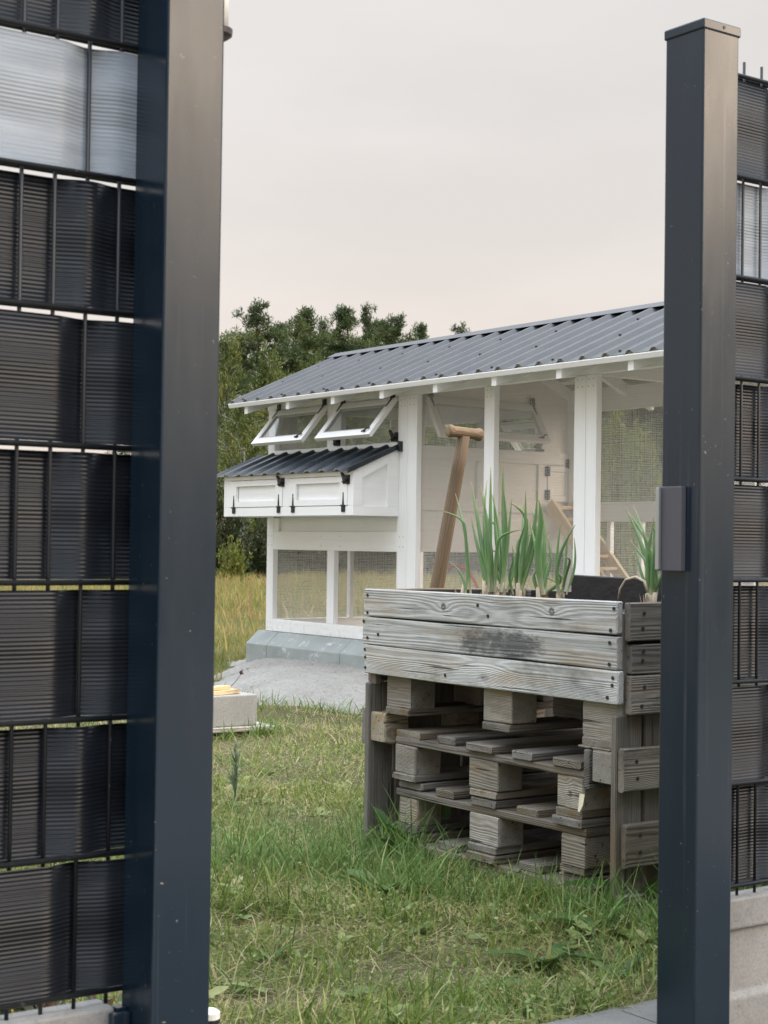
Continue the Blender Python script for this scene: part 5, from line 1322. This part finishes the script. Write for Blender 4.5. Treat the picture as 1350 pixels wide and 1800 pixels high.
# ------------------------------------------------------------------ broad-leaved weeds
def broad_plant(label, x, y, z, n, L, mat, seed, el0=.2, el1=1.1, cat='weed', name='broad_leaf_weed', width=1.0):
    r = random.Random(seed); p = thing(name, label, cat, (x, y, z))
    for i in range(n):
        V, F = LEAFM[r.randint(0, 3)]; V = V * [1, width, 1]
        me = np_mesh('leaf', V, F, MAT[mat], np.full(len(V), r.random()) + np.abs(V[:, 1]) * -.3, True)
        a = i * 6.283 / n + r.uniform(-.5, .5); e_ = r.uniform(el0, el1); s = L * r.uniform(.6, 1.15)
        put(bpy.data.objects.new('leaf', me), p, T(x, y, z) @ Matrix.Rotation(a, 4, 'Z') @ Matrix.Rotation(-e_, 4, 'Y') @ Matrix.Rotation(r.uniform(-.4, .4), 4, 'X') @ Matrix.Scale(s, 4))
    return p
for i, (px, py, n, L, el0, el1, lb) in enumerate((
    (705, 1500, 6, .17, .3, 1.2, 'upright dock plant by the left leg of the bed'),
    (770, 1490, 8, .21, .4, 1.2, 'dock plant in front of the left pallet blocks'),
    (690, 1570, 8, .24, .1, .6, 'sprawling dock with long leaves left of the pallets'),
    (960, 1690, 7, .17, -.05, .4, 'flat dock rosette in the lawn in front of the pallets'),
    (1060, 1640, 6, .24, .2, .8, 'dock with one broad pale leaf before the right leg of the bed'),
    (1120, 1590, 6, .20, .3, 1.0, 'dock beside the right gate post and bed leg'),
    (560, 1590, 5, .10, .1, .7, 'small weed in the open lawn right of the left post'),
    (470, 1690, 5, .09, .1, .7, 'small weed low in the lawn near the left post'),
    (1090, 1720, 6, .09, .2, .9, 'young weed near the foot of the right post'),
    (880, 1740, 5, .09, .2, .8, 'little weed near the paving edge'))):
    q = at_z(px, py, -.01); broad_plant(lb, q.x, q.y, q.z, n, L, 'dock', 40 + i, el0, el1)
q = at_z(1262, 1812, 0.02); broad_plant('tiny seedling at the foot of the right gate post', 2.235, 2.035, 0.012, 4, .05, 'dock', 71, .7, 1.2, 'seedling', 'seedling', 1.3)
for px, py, lb, w in ((822, 1783, 'pale wilted leaf lying near the paving edge, the larger of two', 2.0), (700, 1789, 'curled pale wilted leaf lying at the bottom of the lawn', 1.6)):
    q = at_z(px, py, .02); V, F = leaf_shape(.066, .030 * w / 1.6, .30, -.5, None, .22); V = V - [.04, 0, 0]
    lo = bpy.data.objects.new('fallen_leaf', np_mesh('fallen_leaf', V, F, MAT['pale_leaf'], np.full(len(V), .5), True)); put(lo, None, T(q.x, q.y, .036) @ Matrix.Rotation(-.2 + w * .6, 4, 'Z') @ Matrix.Rotation(.25, 4, 'X')); tag(lo, lb, 'leaf')
# spiky grey green weed in the lawn
q = at_z(412, 1405, 0); tw = thing('spiky_weed', 'spiky grey green weed standing in the lawn right of the left post', 'weed', (q.x, q.y, 0))
MB().tube([(q.x, q.y, -.02), (q.x + .01, q.y, .09), (q.x + .005, q.y + .01, .20)], [.004, .003, .0015], 6).build('stem', MAT['blue_weed'], tw)
rz = np.random.RandomState(3); n = 150; zz = rz.uniform(.015, .20, n)
V, F, t_ = blades(np.stack([q.x + zz * .03, q.y + zz * .03, zz], 1), rz.uniform(.03, .075, n) * (1.2 - zz * 3), np.full(n, .0045), rz.uniform(0, 6.28, n), rz.uniform(.3, 1.2, n), rz.uniform(-.4, .6, n), rz, rz.uniform(0, 1, n))
put(bpy.data.objects.new('foliage', np_mesh('foliage', V, F, MAT['blue_weed'], t_)), tw)
# plants behind the left fence, seen in the gap above the plinth
GS = shrub_mesh(21, h=.34, r=.20, mat='blue_weed', leaf=.012, n=40, per=40)
for i, (x_, lb) in enumerate(((0.84, 'low grey green plant behind the left fence, at the picture edge'), (1.00, 'low grey green plant behind the left fence, nearest the post'), (0.55, 'low grey green plant behind the left fence, out of the gateway'))):
    s = thing('low_shrub', lb, 'shrub', (x_, 2.42, 0), i * 1.3)
    for nm, me in (('stems', GS[1]), ('foliage', GS[0])): put(bpy.data.objects.new(nm, me), s, WM[s.name])
q = at_y(12, 1783, 2.36); fl = thing('yellow_flower', 'yellow flower behind the left fence at the picture edge', 'flower', (q.x, q.y, 0))
MB().tube([(q.x, q.y, 0), (q.x, q.y, q.z)], .002, 5).build('stem', MAT['blue_weed'], fl)
MB().tube([(q.x, q.y, q.z - .004), (q.x, q.y, q.z), (q.x, q.y, q.z + .006), (q.x, q.y, q.z + .009)], [.006, .012, .010, .003], 10).build('petals', MAT['yellow'], fl)

# little green weeds between the leeks
for i, (px, py, lb) in enumerate(((838, 1030, 'thin leafy weed left in the bed beside the thin leek'), (925, 1030, 'leafy weed at the foot of the crossed leeks'), (975, 1028, 'parsley-like weed between the two right leeks'))):
    q = at_x(px, py, 3.09); broad_plant(lb, q.x, q.y, .757, 9, .045, 'dock', 90 + i, .3, 1.3, 'weed', 'bed_weed', 1.4)

# ------------------------------------------------------------------ concrete block with timber offcuts
q0 = at_z(434, 1277, 0.012)
cb = MB().box(-0.16, 0.16, -0.10, 0.10, 0, 0.155).build('concrete_block', MAT['block'], None, T(q0.x - 0.155, q0.y + 0.01, 0.028), bevel=0.006)
tag(cb, 'grey concrete block lying on a board in the lawn behind the left post', 'block')
cx, cy = q0.x - 0.155, q0.y + 0.01
tag(plank('timber_board', None, MAT['wood'], (cx + 0.02, cy - 0.01, 0.015), (1, -.05, 0), (0, 1, 0), 0.46, 0.24, 0.024, .003, .003, 6), 'weathered board lying under the concrete block', 'board')
tag(plank('timber_offcut', None, MAT['wood_new'], (cx - 0.01, cy - 0.02, 0.1945), (1, .2, 0), (-.2, 1, 0), 0.20, 0.08, 0.020, .002, .002, 7), 'lower orange pine offcut lying on the concrete block', 'offcut')
tag(plank('timber_offcut', None, MAT['wood_new'], (cx - 0.03, cy - 0.01, 0.214), (1, .35, 0), (-.35, 1, 0), 0.17, 0.06, 0.018, .002, .002, 8), 'upper orange pine offcut crossing another on the concrete block', 'offcut')
# dry stalk on the apron
q = at_z(400, 1212, .03); ds = MB().tube([q, q + _R * .05 + Vector((0, 0, .05)), q + _R * .085 + Vector((0, 0, .10))], [.003, .002, .0015], 5)
for t in range(8): ds.tube([q + _R * .08 + Vector((0, 0, .095)), q + _R * (.085 + .012 * math.sin(t * 2.1)) + Vector((0, .01 * math.cos(t), .10 + .008 * (t % 4)))], [.002, .004], 5)
tag(ds.build('dry_stalk', MAT['bark'], None), 'dry brown weed stalk leaning on the grey bank', 'stalk')
